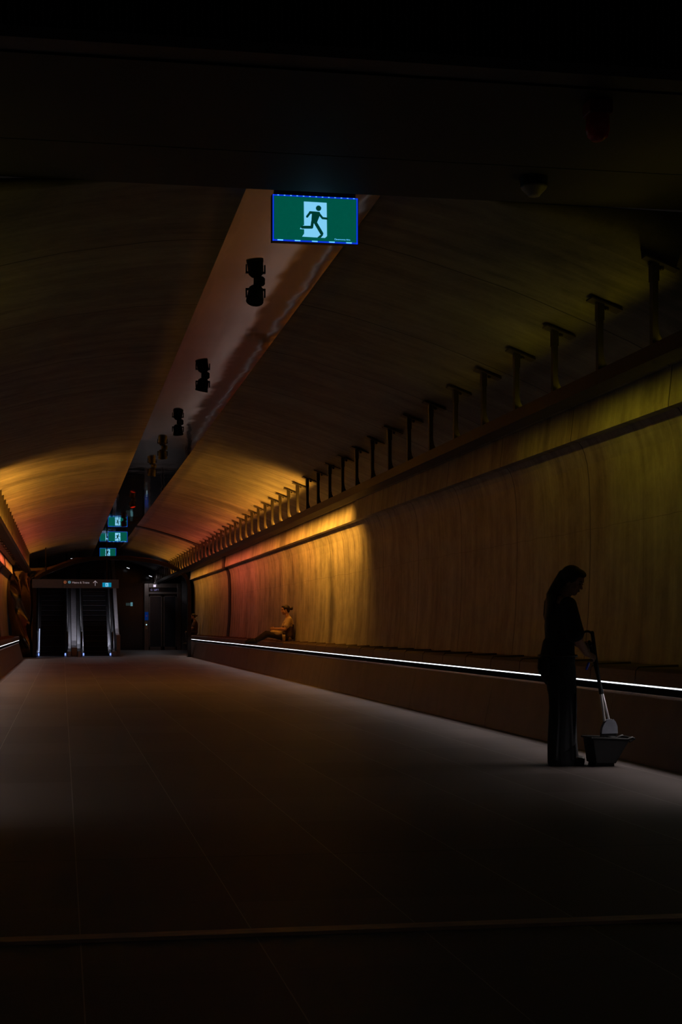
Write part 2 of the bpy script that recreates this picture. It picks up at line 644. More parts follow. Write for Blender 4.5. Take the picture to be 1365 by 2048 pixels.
def make_rail(side):
    sg = 1 if side == 'right' else -1
    m = (lambda x: x) if sg == 1 else (lambda x: 3.10 - x)
    y0, y1 = (9.3, 73.5) if sg == 1 else (9.3, 58.2)
    t = thing('service_rail', 'long dark steel rail hung from the vault along the %s wall' % side, 'rail', (m(4.35), 30, 3.1))
    mb = MB()
    pf = [(m(4.25), 3.10), (m(4.25), 3.215), (m(4.27), 3.215), (m(4.27), 3.13), (m(4.43), 3.13), (m(4.43), 3.215), (m(4.45), 3.215), (m(4.45), 3.10)]
    mb.prism(pf, 'y', y0, y1)
    mb.build('beam', M_rail, t)
    # cable lying in the tray
    pts = [(m(4.35 + .03 * math.sin(i * 1.7)), y0 + .3 + (y1 - y0 - .6) * i / 60, 3.16 + .02 * math.sin(i * 2.3)) for i in range(61)]
    MB().tube(pts, .022, 8).build('cable', M_black, t, smooth=True)
    # hangers
    X = m(4.30)
    ztop = ceil_h(X, VR if sg == 1 else VL) + CZ
    slope = -.36 * sg
    base = None
    y = 10.85 if sg == 1 else 11.1
    while y < y1 - .3:
        if y < YV0 + .12:
            zt = flare(X, y, ztop)[1]
        else:
            zt = ztop
        if base is None or abs(zt - ztop) > 1e-4 or fresh:
            fresh = abs(zt - ztop) > 1e-4
            mb = MB()
            mb.box(X - .022, X + .022, y - .03, y + .03, 3.10, zt - .02)
            # flared foot towards the wall
            ft = [(X + sg * .02, 3.22), (X + sg * .02, 3.38), (X + sg * .035, 3.30), (X + sg * .06, 3.25), (X + sg * .11, 3.22)]
            mb.prism(ft, 'y', y - .025, y + .025)
            mb.box(X - .028, X + .028, y - .036, y + .036, zt - .17, zt - .03)
            h = mb.build('hanger', M_hang, t)
            mp_ = MB()
            a, b = -.09, .17
            pl = [(X + sg * a, zt - slope * 0 + (-.36) * a - .02), (X + sg * b, zt + (-.36) * b - .02), (X + sg * b, zt + (-.36) * b - .034), (X + sg * a, zt + (-.36) * a - .034)]
            mp_.prism(pl, 'y', y - .075, y + .075)
            mp_.tube([(X + sg * .06, y, zt - .07), (X + sg * .06, y, zt - .03)], .018, 8)
            p = mp_.build('mounting_plate', M_hang, h)
            base = (h, p, y)
        else:
            h = base[0].copy(); COL.objects.link(h); h.parent = t
            h.matrix_parent_inverse = base[0].matrix_parent_inverse.copy()
            h.location = (0, y - base[2], 0)
            p = base[1].copy(); COL.objects.link(p); p.parent = h
        y += 1.175
    # linear colour fixtures: a housing on each side of the rail
    y = 9.4
    n = 0
    yend = 63.5 if sg == 1 else 58
    while y < yend:
        ln = 2.6 if y < 24 or y > 30 else 1.3
        if y + ln > yend:
            ln = yend - y
            if ln < .5: break
        c, pd, pu = key(y + ln / 2)
        mb = MB().box(min(m(4.60), m(4.64)), max(m(4.60), m(4.64)), y + .02, y + ln - .02, 3.325, 3.355)
        for q in (.25, .75):
            mb.box(min(m(4.43), m(4.62)), max(m(4.43), m(4.62)), y + ln * q - .012, y + ln * q + .012, 3.195, 3.215)
            mb.box(min(m(4.608), m(4.62)), max(m(4.608), m(4.62)), y + ln * q - .012, y + ln * q + .012, 3.20, 3.33)
        mb.build('wash_light', M_black, t)
        MB().box(min(m(4.31), m(4.39)), max(m(4.31), m(4.39)), y + .02, y + ln - .02, 3.195, 3.235).build('up_light', M_black, t)
        area('wash_lamp', (m(4.645), y + ln / 2, 3.335), (sg * 1.0, 0, -1.0), ln - .05, .03, pd * ln * .86, c, 1.75, t)
        area('up_lamp', (m(4.35), y + ln / 2, 3.24), (-sg * .5, 0, .87), ln - .05, .05, pu * ln, c, 1.9, t)
        y += ln
    return t


rail_r = make_rail('right')
rail_l = make_rail('left')

# ------------------------------------------------------------------ benches
def make_bench(side):
    sg = 1 if side == 'right' else -1
    m = (lambda x: x) if sg == 1 else (lambda x: 3.37 - x)
    y0 = 9.3
    y1 = 60.4 if sg == 1 else 55.2
    t = thing('bench', 'long built-in stone bench with lit slot and timber seats along the %s wall' % side, 'bench', (m(5.0), 30, 0))
    # base: front leans back a little, far end chamfered
    fx0, fx1 = m(4.75 if sg == 1 else 4.72), m(4.868)
    wx = m(5.297)
    mb = MB()
    st = [y0]
    while st[-1] < y1 - 1.0:
        st.append(st[-1] + 3.93)
    st[-1] = y1
    for a, b in zip(st, st[1:]):
        g = .006
        e = b if b < y1 else b
        poly = [(fx0, .0), (fx1, .55), (wx, .55), (wx, 0)]
        mb.prism(poly, 'y', a + g, e - g)
    mb.box(min(m(4.87), wx), max(m(4.87), wx), y0, y1, .02, .545)
    # chamfered end block
    xs = (m(4.78), m(4.92), m(5.297))
    mb.add([(fx0, y1, 0), (wx, y1, 0), (wx, y1 + 1.6, 0), (m(5.05), y1 + 1.6, 0), (fx1, y1, .55), (wx, y1, .55), (wx, y1 + 1.6, .55), (m(5.1), y1 + 1.6, .55)],
           [(0, 3, 2, 1), (4, 5, 6, 7), (0, 4, 7, 3), (3, 7, 6, 2), (0, 1, 5, 4), (1, 2, 6, 5)])
    mb.build('plinth', M_bench, t)
    MB().box(min(m(4.873), m(4.99)), max(m(4.873), m(4.99)), y0, y1, .551, .557).build('slot_shade_liner', M_slot, t)  # added black liner, keeps the slot floor dark below the light strip
    MB().box(min(m(4.897), m(4.93)), max(m(4.897), m(4.93)), y0, y1, .622, .633).build('slot_light_stop', M_slot, t)  # added lip, blocks the light strip's downward glow
    o = MB().prism([(fx1 - sg * .004, .555), (fx1 - sg * .004, .573), (fx1 + sg * .002, .573), (fx1 + sg * .002, .555)], 'y', y0, y1).build('edge_strip', M_steel, t)
    o['label'] = 'thin steel edge strip'
    MB().box(min(m(4.93), m(4.99)), max(m(4.93), m(4.99)), y0, y1, .55, .649).build('slot_back', M_slot, t)
    # timber seats, each 1.15 m, slightly scalloped like overlapping slabs
    pitch = 1.15
    base = None
    k = 0
    y = y0
    while y < y1 + .3:
        if base is None:
            mb = MB()
            mb.add([(m(4.875), y + .008, .650), (m(4.875), y + pitch - .012, .650), (m(4.885), y + .008, .765), (m(4.885), y + pitch - .012, .765),
                    (m(4.915), y + .008, .800), (m(4.915), y + pitch - .012, .790), (m(5.285), y + .008, .815), (m(5.285), y + pitch - .012, .795),
                    (m(5.285), y + .008, .650), (m(5.285), y + pitch - .012, .650)],
                   [(0, 1, 3, 2), (2, 3, 5, 4), (4, 5, 7, 6), (6, 7, 9, 8), (8, 9, 1, 0), (0, 2, 4, 6, 8), (1, 9, 7, 5, 3)])
            s = mb.build('seat_slab', M_wood, t, bevel=.004)
            l = MB().prism([(m(4.893), .634), (m(4.893), .644), (m(4.903), .644), (m(4.903), .634)], 'y', y + .012, y + pitch - .012).build('light_strip', M_led, t)
            l['label'] = 'glowing white light strip'
            base = (s, l)
        else:
            for b_ in base:
                c = b_.copy(); COL.objects.link(c); c.parent = t
                c.matrix_parent_inverse = b_.matrix_parent_inverse.copy()
                c.location = (0, y - y0, 0)
        y += pitch
    # the strip's light falls outwards and down on the floor
    yy = y0
    while yy < y1 - 1:
        e = min(yy + 5.1, y1)
        area('strip_lamp', (m(4.888), (yy + e) / 2, .640), (-sg * 1.0, 0, -1.0), e - yy, .012, .90 * (e - yy), (1.0, .88, .84), 1.5, t)
        yy = e
    return t


bench_r = make_bench('right')
bench_l = make_bench('left')

# ------------------------------------------------------------------ exit signs
G_sign = mat('sign_green', (.0, .12, .09), .3, emis=(.0, .108, .072), es=.75)
G_man = mat('sign_dark_green', (.0, .05, .04), .4, emis=(.0, .045, .032), es=.8)
G_white = mat('sign_white', (.5, .8, .9), .3, emis=(.22, .64, .95), es=.95)
G_blue = mat('sign_blue_edge', (.0, .1, .5), .3, emis=(.005, .05, .85), es=.75)
G_dot = mat('sign_edge_led', (.3, .6, 1), .3, emis=(.12, .50, 1.0), es=1.3)


def stroke(mb, pts, wd, y0, y1, P):
    for a, b in zip(pts, pts[1:]):
        a = Vector(P(a)); b = Vector(P(b))
        d = (b - a).normalized()
        n = Vector((-d.y, d.x)) * wd / 2
        poly = [a + n, b + n]
        for k in range(1, 6):
            t = PI / 2 - PI * k / 6
            poly.append(b + d * (math.cos(t) * wd / 2) + Vector((-d.y, d.x)) * (math.sin(t) * wd / 2))
        poly += [b - n, a - n]
        for k in range(1, 6):
            t = -PI / 2 - PI * k / 6
            poly.append(a + d * (math.cos(t) * wd / 2) + Vector((-d.y, d.x)) * (math.sin(t) * wd / 2))
        mb.prism([tuple(p) for p in poly], 'y', y0, y1)


def exit_sign(label, x, y, ztop, group='green exit signs'):
    t = thing('exit_sign', label, 'exit sign', (x, y, ztop), group)
    u = .638 / 730
    P = lambda p: (x + (p[0] - 737) * u, ztop - (p[1] - 122) * u)
    def rect(x0, x1, y0, y1):
        a = P((x0, y0)); b = P((x1, y1))
        return a[0], b[0], b[1], a[1]
    a = rect(366, 1106, 124, 518)
    mb = MB(); mb.box(a[0], a[1], y, y + .06, a[2], a[3])
    mb.box(a[0] + .02, a[1] - .02, y + .01, y + .05, a[3], a[3] + .03)
    mb.build('housing', M_black, t)
    a = rect(385, 1086, 138, 500)
    MB().box(a[0], a[1], y - .006, y + .001, a[2], a[3]).build('panel', G_sign, t)
    mb = MB()
    for r in ((372, 382, 128, 514), (1089, 1100, 128, 514), (372, 1100, 126, 135), (372, 1100, 503, 514)):
        a = rect(*r); mb.box(a[0], a[1], y - .009, y + .0, a[2], a[3])
    mb.build('edge_light', G_blue, t)
    mb = MB()
    for k in range(13):
        a = rect(412 + k * 54, 425 + k * 54, 128, 133); mb.box(a[0], a[1], y - .011, y - .008, a[2], a[3])
    for k in range(5):
        a = rect(412 + k * 147, 460 + k * 147, 503, 512); mb.box(a[0], a[1], y - .011, y - .008, a[2], a[3])
    mb.build('led_dots', G_dot, t)
    mb = MB(); mb.prism([P(p) for p in ((637, 175), (832, 177), (835, 458), (818, 474), (622, 471), (640, 445))], 'y', y - .009, y - .005)
    mb.prism([P(p) for p in ((604, 408), (612, 390), (632, 376), (639, 376), (639, 408))], 'y', y - .009, y - .005)
    mb.build('doorway', G_white, t)
    mb = MB()
    c = P((762, 227))
    mb.prism([(c[0] + 23 * u * math.cos(2 * PI * k / 20), c[1] + 23 * u * math.sin(2 * PI * k / 20)) for k in range(20)], 'y', y - .0125, y - .008)
    Z = (y - .0125, y - .008)
    stroke(mb, [(690, 266), (764, 268)], 22 * u, *Z, P)
    stroke(mb, [(690, 267), (664, 302)], 19 * u, *Z, P)
    mb.prism([P(p) for p in ((706, 262), (775, 262), (768, 300), (752, 340), (748, 352), (700, 352), (702, 310))], 'y', *Z)
    stroke(mb, [(765, 272), (796, 309), (834, 311)], 18 * u, *Z, P)
    stroke(mb, [(711, 340), (704, 390), (622, 393)], 24 * u, *Z, P)
    stroke(mb, [(732, 345), (790, 440)], 27 * u, *Z, P)
    mb.prism([P(p) for p in ((752, 474), (776, 452), (802, 452), (782, 474))], 'y', *Z)
    mb.build('running_figure', G_man, t)
    text_mesh('lettering', 'Clevertronics Alive', 17.5 * u, G_dot, t, facing(P((898, 487))[0], y - .0075, P((898, 487))[1]), .0004)
    return t


exit_sign('large green exit sign hanging nearest, at the tunnel mouth', 1.84, 11.30, 4.325)
exit_sign('green exit sign under the polished strip, second along the tunnel', 1.80, 51.7, 4.27)
exit_sign('small green exit sign furthest away, above the right escalator', 1.76, 61.7, 4.22)

# ------------------------------------------------------------------ spotlights and devices under the strip
M_spot = mat('spotlight_black', (.006, .006, .006), .55, 0, spec=.2)


def spot_fixture(x, y, tilt, label, red=False, power=0., s=1.12):
    t = thing('spotlight', label, 'spotlight', (x, y, 4.35), 'black spotlights under the polished strip')
    mb = MB()
    mb.lathe([(.001, 0), (.048 * s, 0), (.048 * s, -.025), (.035 * s, -.04), (.001, -.04)], (x, y, 4.349), n=20)
    mb.build('base', M_spot, t, smooth=False)
    MB().tube([(x, y, 4.31), (x, y, 4.25)], .018 * s, 10).build('stem', M_spot, t, smooth=True)
    d = Vector(tilt).normalized()
    mb = MB()
    c = Vector((x - .035, y, 4.235)) + d * .02
    mb.lathe([(.001, -.085 * s), (.04 * s, -.085 * s), (.062 * s, -.06 * s), (.068 * s, .03 * s), (.072 * s, .035 * s), (.072 * s, .06 * s), (.062 * s, .06 * s), (.058 * s, .045 * s), (.001, .045 * s)], c, d, 24)
    mb.box(x - .035 - .082 * s, x - .035 - .072 * s, y - .018, y + .018, 4.20, 4.28)
    mb.box(x - .035 + .072 * s, x - .035 + .082 * s, y - .018, y + .018, 4.20, 4.28)
    mb.box(x - .035 - .082 * s, x - .035 + .082 * s, y - .018, y + .018, 4.265, 4.28)
    mb.build('lamp_body', M_spot, t)
    mb = MB().lathe([(.001, .046 * s), (.056 * s, .046 * s), (.056 * s, .050 * s), (.001, .050 * s)], c, d, 20)
    mb.build('lens', mat('red_lens', (.5, .02, .01), .2, emis=(1, .03, .01), es=.25) if red else M_glass, t)
    return t


for (x, y, tl, lb, red) in (
    (1.80, 14.3, (-.15, -.45, -1), 'black spotlight nearest the large exit sign', False),
    (1.80, 19.8, (-.2, .1, -1), 'black spotlight second from the large exit sign', True),
    (1.82, 24.4, (.1, .3, -1), 'black spotlight third from the large exit sign, middle of the strip', False),
    (1.80, 27.9, (.1, .3, -1), 'black spotlight fourth from the large exit sign', False),
    (1.80, 31.2, (-.1, .1, -1), 'black spotlight fifth from the large exit sign, where the strip darkens', False),
    (1.78, 39.6, (.2, -.3, -1), 'black spotlight with a dull red lens over the amber stretch', True),
    (1.85, 47.0, (.1, .2, -1), 'black spotlight in front of the second exit sign', False),
    (1.80, 56.5, (.1, .2, -1), 'black spotlight in front of the furthest exit sign', False)):
    spot_fixture(x, y, tl, lb, red)

# smoke detector and fire beacon on the soffit
t = thing('smoke_detector', 'white smoke detector with black base under the dark soffit', 'smoke detector', (3.16, 10.15, 4.20))
MB().lathe([(.001, 0), (.095, 0), (.092, -.06), (.001, -.06)], (3.16, 10.15, 4.201), n=28).build('base', M_black, t)
MB().lathe([(.001, -.055), (.092, -.06), (.085, -.075), (.045, -.115), (.04, -.125), (.001, -.125)], (3.16, 10.15, 4.20), n=28).build('sensor_head', mat('detector_white', (.36, .35, .34), .5), t, smooth=True)
t = thing('fire_beacon', 'red fire alarm beacon under the dark soffit, upper right', 'alarm beacon', (3.07, 8.62, 4.20))
MB().box(3.00, 3.14, 8.55, 8.69, 4.12, 4.201).build('base', mat('beacon_dark', (.25, .01, .01), .5), t, bevel=.008)
MB().lathe([(.001, -.08), (.068, -.08), (.07, -.16), (.06, -.20), (.03, -.225), (.001, -.225)], (3.07, 8.62, 4.20), n=24).build('red_lens', mat('beacon_red', (.85, .015, .02), .25), t, smooth=True)

# ------------------------------------------------------------------ end portal
ARCH = [(-1.07, 0), (-1.07, 2.75), (-1.0, 2.92), (-.7, 3.12), (-.27, 3.31), (.1, 3.45), (.45, 3.57), (1.0, 3.68), (1.63, 3.73), (2.4, 3.71), (3.18, 3.62), (3.6, 3.53), (4.0, 3.40), (4.25, 3.30), (4.45, 3.16), (4.60, 2.98), (4.69, 2.70), (4.71, 2.4), (4.71, 0)]


def offs(pl, d):
    out = []
    for i, p in enumerate(pl):
        a = Vector(pl[max(0, i - 1)]); b = Vector(pl[min(len(pl) - 1, i + 1)])
        t = (b - a).normalized()
        n = Vector((-t.y, t.x))
        out.append((p[0] + n.x * d, p[1] + n.y * d))
    return out


def ring(mb, inner, outer, y0, y1):
    n = len(inner)
    vs = [(p[0], y0, p[1]) for p in inner] + [(p[0], y0, p[1]) for p in outer] + [(p[0], y1, p[1]) for p in inner] + [(p[0], y1, p[1]) for p in outer]
    fs = []
    for i in range(n - 1):
        fs += [(i, i + 1, n + i + 1, n + i), (2 * n + i, 3 * n + i, 3 * n + i + 1, 2 * n + i + 1), (i, 2 * n + i, 2 * n + i + 1, i + 1), (n + i, n + i + 1, 3 * n + i + 1, 3 * n + i)]
    fs += [(0, n, 3 * n, 2 * n), (n - 1, 3 * n - 1, 4 * n - 1, 2 * n - 1)]
    return mb.add(vs, fs)


mb = MB()
ring(mb, [(x * 1.0, z) for x, z in offs(ARCH, -.13)], ARCH, 57.6, 58.0)
struct(mb.build('trim_4', mat('portal_bronze', (.03, .028, .028), .3, .5)), 'dark arched frame around the escalator opening')
# wavy polished end panel left of the opening
mb = MB()
n = 26
L0, L1 = [], []
for i in range(n + 1):
    z = 3.25 * i / n
    L0.append((-1.96 + .03 * math.sin(z * 2.1) + (.12 * max(0, math.sin(z * 1.7 + .4)) if z > .8 else 0), z))
    L1.append((-1.08, z) if z < 2.75 else (-1.08 + (z - 2.75) * 1.1, z + .05))
vs = []
for i in range(n + 1):
    for k in range(9):
        f = k / 8
        x = L0[i][0] * (1 - f) + L1[i][0] * f
        vs.append((x, 58.02 + .035 * math.sin(x * 7 + L0[i][1] * 2.5) + .03 * math.sin(L0[i][1] * 4 + x * 3), L0[i][1] * (1 - f) + L1[i][1] * f))
fs = [(j * 9 + k, j * 9 + k + 1, (j + 1) * 9 + k + 1, (j + 1) * 9 + k) for j in range(n) for k in range(8)]
mb.add(vs, fs)
o = mb.build('wall_end_left', mat('dark_polished_bronze', (.20, .16, .12), .10, 1, .2, 1.2, (1, 1, .4), .6), smooth=True)
o.modifiers.new('thickness', 'SOLIDIFY').thickness = .03
struct(o, 'dark wavy polished panel closing the left wall beside the escalators')
# dark wavy strip above the arch, shaped as the ceiling's reflection there
mb = MB()
up = []
for i, p in enumerate(ARCH[2:-3]):
    up.append((p[0], p[1] + .01 + .14 * max(0, min(1, (1.2 - p[0]) / 1.2)) * abs(math.sin(i * 1.1 + .5)) + (.05 * abs(math.sin(i * 1.7)) if p[0] > 2.3 else 0)))
ring(mb, ARCH[2:-3], up, 57.95, 58.1)
struct(mb.build('trim_5', mat('dark_polished_bronze', (.2, .16, .12), .1)), 'dark polished fascia above the arched frame')

# ------------------------------------------------------------------ hanging direction board
t = thing('direction_board', 'long brown hanging sign reading Metro & Trains before the escalators', 'sign', (.5, 57.5, 2.7))
bx0, bx1, bz0, bz1, by = -1.08, 2.03, 2.535, 2.85, 57.3
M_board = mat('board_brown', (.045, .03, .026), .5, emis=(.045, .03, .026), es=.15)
MB().box(bx0, .02, by, by + .14, bz0, bz1).build('board', M_board, t, bevel=.006)
MB().box(.03, bx1, by, by + .14, bz0, bz1).build('board', M_board, t, bevel=.006)
mb = MB()
for x in (-.6, 1.6):
    mb.box(x - .02, x + .02, by + .05, by + .09, bz1, 4.33 if x > 0 else 4.0)
mb.build('hanging_rod', M_black, t)
M_wh = mat('sign_lettering', (.6, .56, .58), .5, emis=(.30, .26, .29), es=.8)
text_mesh('lettering', 'Metro & Trains', .100, M_wh, t, facing(.345, by - .004, 2.70), .001)
mb = MB()
mb.box(1.17, 1.188, by - .008, by, 2.615, 2.79)
Pq = lambda p: p
stroke(mb, [(1.11, 2.73), (1.179, 2.795), (1.248, 2.73)], .018, by - .008, by, Pq)
mb.build('arrow', M_wh, t)
def ringsym(name, cx, cz, r, m):
    mb = MB()
    for k in range(24):
        a0, a1 = 2 * PI * k / 24, 2 * PI * (k + 1) / 24
        mb.prism([(cx + r * math.cos(a0), cz + r * math.sin(a0)), (cx + r * math.cos(a1), cz + r * math.sin(a1)), (cx + r * .78 * math.cos(a1), cz + r * .78 * math.sin(a1)), (cx + r * .78 * math.cos(a0), cz + r * .78 * math.sin(a0))], 'y', by - .008, by)
    return mb
M_or = mat('symbol_orange', (.6, .2, .08), .5, emis=(.42, .13, .05), es=.8)
M_tl = mat('symbol_teal', (.1, .35, .45), .5, emis=(.10, .25, .32), es=.8)
mb = ringsym('x', .095, 2.745, .05, M_or); mb.box(.087, .103, by - .008, by, 2.72, 2.77)
mb.build('orange_symbol', M_or, t)
mb = ringsym('x', .25, 2.745, .05, M_tl)
stroke(mb, [(.228, 2.722), (.228, 2.766), (.25, 2.74), (.272, 2.766), (.272, 2.722)], .012, by - .008, by, Pq)
mb.build('blue_symbol', M_tl, t)
ex = MB().box(1.44, 1.76, by - .012, by, 2.575, 2.735).build('exit_panel', mat('panel_cyan', (.0, .2, .3), .4, emis=(.0, .20, .36), es=.9), t)
mb = MB()
mb.box(1.55, 1.65, by - .016, by - .011, 2.59, 2.72)
mb.build('doorway', G_white, ex)
mb = MB()
stroke(mb, [(1.60, 2.69), (1.595, 2.65), (1.615, 2.605)], .018, by - .02, by - .015, Pq)
stroke(mb, [(1.595, 2.65), (1.57, 2.625)], .014, by - .02, by - .015, Pq)
stroke(mb, [(1.575, 2.68), (1.625, 2.665)], .01, by - .02, by - .015, Pq)
mb.build('running_figure', G_man, ex)

# ------------------------------------------------------------------ escalators
M_tread = mat('escalator_step_metal', (.018, .019, .022), .4, .7)
M_skirt = mat('skirt_steel', (.50, .50, .54), .25, 1, .08, 20)
M_bal = mat('balustrade_steel', (.30, .30, .32), .32, .9, .1, 12)
M_rub = mat('handrail_rubber', (.01, .01, .011), .35)
M_blue = mat('comb_light', (.2, .4, 1), .3, emis=(.25, .40, 1.0), es=1.2)
TAN = .577
YS = 59.1


def esc_z(s):
    """tread height at run s from the comb"""
    if s < .9: return 0.
    if s < 1.7: return TAN * (s - .9) ** 2 / 1.6
    return TAN * (s - 1.3)


def make_escalator(x0, x1, label):
    """x0..x1 treads"""
    t = thing('escalator', label, 'escalator', ((x0 + x1) / 2, YS, 0), 'escalators')
    SM = 7.0
    run = [i * .35 for i in range(int(SM / .35) + 1)]
    # steps
    s = .35
    rise = .2
    k = 0
    sp = .35
    z = 0
    while s < SM:
        zt = max(.004, esc_z(s + .17))
        zp = esc_z(s - .35 + .17) if k else 0
        mb = MB()
        mb.box(x0, x1, YS + s, YS + s + .36, zt - .03, zt)
        mb.box(x0, x1, YS + s, YS + s + .02, zt - .23 if zt > .25 else -.02, zt)
        nose = MB()
        g = 0
        while x0 + g < x1 - .02:
            mb.box(x0 + g, x0 + g + .012, YS + s - .004, YS + s + .35, zt, zt + .008)
            g += .05
        so = mb.build('step', M_tread, t)
        MB().box(x0, x1, YS + s - .007, YS + s + .03, zt + .001, zt + .011).build('nosing', mat('step_nosing', (.15, .16, .19), .5, .3), so)
        s += .35
        k += 1
    MB().box(x0 - .25, x1 + .25, YS - 1.2, YS + .36, .0, .008).build('comb_plate', mat('comb_steel', (.22, .21, .21), .35, .8), t)
    for sd, xi, xo in ((-1, x0, x0 - .24), (1, x1, x1 + .24)):
        rr = [-.55, -.3, 0] + run
        def wallp(xa, xb, lo, hi, y_from=-.55):
            mb = MB()
            rs = [r for r in rr if r >= y_from]
            n = len(rs)
            vs = []
            for r in rs:
                z = esc_z(max(0, r))
                for (x, zz) in ((xa, z + lo), (xb, z + lo), (xb, z + hi), (xa, z + hi)):
                    vs.append((x, YS + r, max(0, zz)))
            fs = [(j * 4 + i, j * 4 + (i + 1) % 4, (j + 1) * 4 + (i + 1) % 4, (j + 1) * 4 + i) for j in range(n - 1) for i in range(4)]
            fs += [(3, 2, 1, 0), tuple((n - 1) * 4 + i for i in range(4))]
            return mb.add(vs, fs)
        a, b = min(xi, xi + sd * .02), max(xi, xi + sd * .02)
        wallp(a, b, -.3, .10).build('skirt', M_skirt, t)
        a, b = min(xi + sd * .022, xi + sd * .085), max(xi + sd * .022, xi + sd * .085)
        wallp(a, b, -.3, .16).build('inner_deck', M_skirt, t)
        a, b = min(xi + sd * .088, xi + sd * .11), max(xi + sd * .088, xi + sd * .11)
        wallp(a, b, -.3, .92, -.3).build('balustrade', M_bal, t)
        a, b = min(xi + sd * .112, xi + sd * .24), max(xi + sd * .112, xi + sd * .24)
        wallp(a, b, -.3, .20).build('outer_deck', M_bal, t)
        xm = xi + sd * .10
        pts = [(xm, YS - .35, .28)]
        for q in range(1, 8):
            aa = -PI / 2 - PI * q / 8
            pts.append((xm, YS - .35 + .34 * math.cos(aa), .62 + .34 * math.sin(aa)))
        pts += [(xm, YS - .35, .96)] + [(xm, YS + r, esc_z(max(0, r)) + .96) for r in run]
        MB().tube(pts, (.036, .022), 10, side=(1, 0, 0)).build('handrail', M_rub, t, smooth=True)
        MB().box(min(xi + sd * .002, xi + sd * .05), max(xi + sd * .002, xi + sd * .05), YS - .62, YS - .56, .05, .14).build('comb_lamp', M_blue, t)
    return t


e1 = make_escalator(-.84, .08, 'left escalator with bright reflections on its left skirt')
mb = MB()
rs = [0, .4, .9, 1.3, 1.7, 2.2, 2.8]
vs = []
for r in rs:
    z = esc_z(r)
    for xx, zz in ((-.90, z + .165), (-.868, z + .165), (-.868, z + .18), (-.90, z + .18)):
        vs.append((xx, YS + r, zz))
mb.add(vs, [(j * 4 + i, j * 4 + (i + 1) % 4, (j + 1) * 4 + (i + 1) % 4, (j + 1) * 4 + i) for j in range(6) for i in range(4)] + [(3, 2, 1, 0), (24, 25, 26, 27)])
o = mb.build('skirt_glow', mat('skirt_glow', (.6, .7, .9), .3, emis=(.45, .55, .85), es=.9), e1)  # added glowing strip, stands in for the bright sheen on the left skirt
o['label'] = 'added blue-white glowing strip for the bright sheen on the skirt'
e2 = make_escalator(.80, 1.74, 'right escalator, beside the black lobby wall')
# infill panels between and beside
def infill(x0, x1, z0, label, y0):
    mb = MB()
    run = [0, .3, .6, .9, 1.3, 1.7, 3, 5, 7.0]
    vs = []
    for r in run:
        z = esc_z(r)
        for (x, zz) in ((x0, -.05), (x1, -.05), (x1, z + z0), (x0, z + z0)):
            vs.append((x, y0 + r, max(0, zz)))
    n = len(run)
    fs = [(j * 4 + i, j * 4 + (i + 1) % 4, (j + 1) * 4 + (i + 1) % 4, (j + 1) * 4 + i) for j in range(n - 1) for i in range(4)]
    fs += [(3, 2, 1, 0), tuple((n - 1) * 4 + i for i in range(4))]
    mb.add(vs, fs)
    o = mb.build('escalator_infill', mat('infill_grey', (.32, .30, .32), .4, .6), bevel=.01)
    return tag(o, label, 'panel')
infill(.335, .545, .35, 'sloping grey infill panel between the two escalators', YS + .1)
infill(2.02, 2.16, .82, 'sloping pale infill panel right of the right escalator', YS + .2)

# added fill luminaire hidden behind the arch header, brightens the escalators
t = thing('shaft_fill_light', 'added linear fill light hidden behind the arch, above the escalators', 'light', (1.2, 62.26, 3.82))
MB().box(.3, 2.1, 62.2, 62.32, 3.82, 3.86).build('housing', M_black, t)
MB().box(.5, .52, 62.25, 62.27, 3.86, 4.2).box(1.9, 1.92, 62.25, 62.27, 3.86, 4.3).build('hanging_rod', M_black, t)
MB().box(.32, 2.08, 62.21, 62.31, 3.812, 3.82).build('diffuser', mat('shaft_fill_diffuser', (.8, .8, .9), .4, emis=(.8, .85, 1), es=1.0), t)
area('shaft_fill_lamp', (1.2, 62.26, 3.80), (0, -.1, -1), 1.7, .1, 14., (.86, .86, 1.0), 2.6, t, (1, 0, 0))

# ------------------------------------------------------------------ lift
M_lf = mat('lift_steel', (.26, .235, .23), .35, .8, .1, 8)
ly = 74.3
t = thing('lift', 'lift with two closed glass door leaves in a steel frame', 'lift', (4.7, ly, 0))
mb = MB()
mb.box(3.84, 4.05, ly, ly + .28, 0, 3.18)
mb.box(5.40, 5.60, ly, ly + .28, 0, 3.18)
mb.box(4.05, 5.40, ly, ly + .28, 2.98, 3.18)
mb.build('frame', M_lf, t, bevel=.01)
MB().box(4.05, 5.40, ly + .03, ly + .28, 2.78, 2.98).build('display_panel', M_glass, t)
MB().box(4.05, 5.40, ly + .01, ly + .28, 2.68, 2.77).build('header_bar', M_lf, t)
for xa, xb in ((4.06, 4.70), (4.75, 5.39)):
    d = MB()
    d.box(xa, xa + .06, ly + .14, ly + .20, .01, 2.67)
    d.box(xb - .06, xb, ly + .14, ly + .20, .01, 2.67)
    d.box(xa, xb, ly + .14, ly + .20, .01, .16)
    d.box(xa, xb, ly + .14, ly + .20, 2.55, 2.67)
    dd = d.build('door', M_lf, t)
    MB().box(xa + .06, xb - .06, ly + .155, ly + .175, .16, 2.55).build('glass', mat('door_glass', (.03, .032, .04), .15), dd)
text_mesh('display_lettering', 'G  LIFT', .13, mat('display_violet', (.2, .2, .4), .4, emis=(.05, .05, .12), es=.8), t, facing(4.13, ly + .025, 2.83), .001)
MB().box(4.27, 4.39, ly - .02, ly + .02, 3.01, 3.12).build('lamp', mat('lift_lamp', (.9, .9, 1), .3, emis=(.75, .65, .85), es=1.0), t)
cp = MB().box(3.89, 3.99, ly - .015, ly, 1.0, 1.35).build('call_plate', M_steel, t)
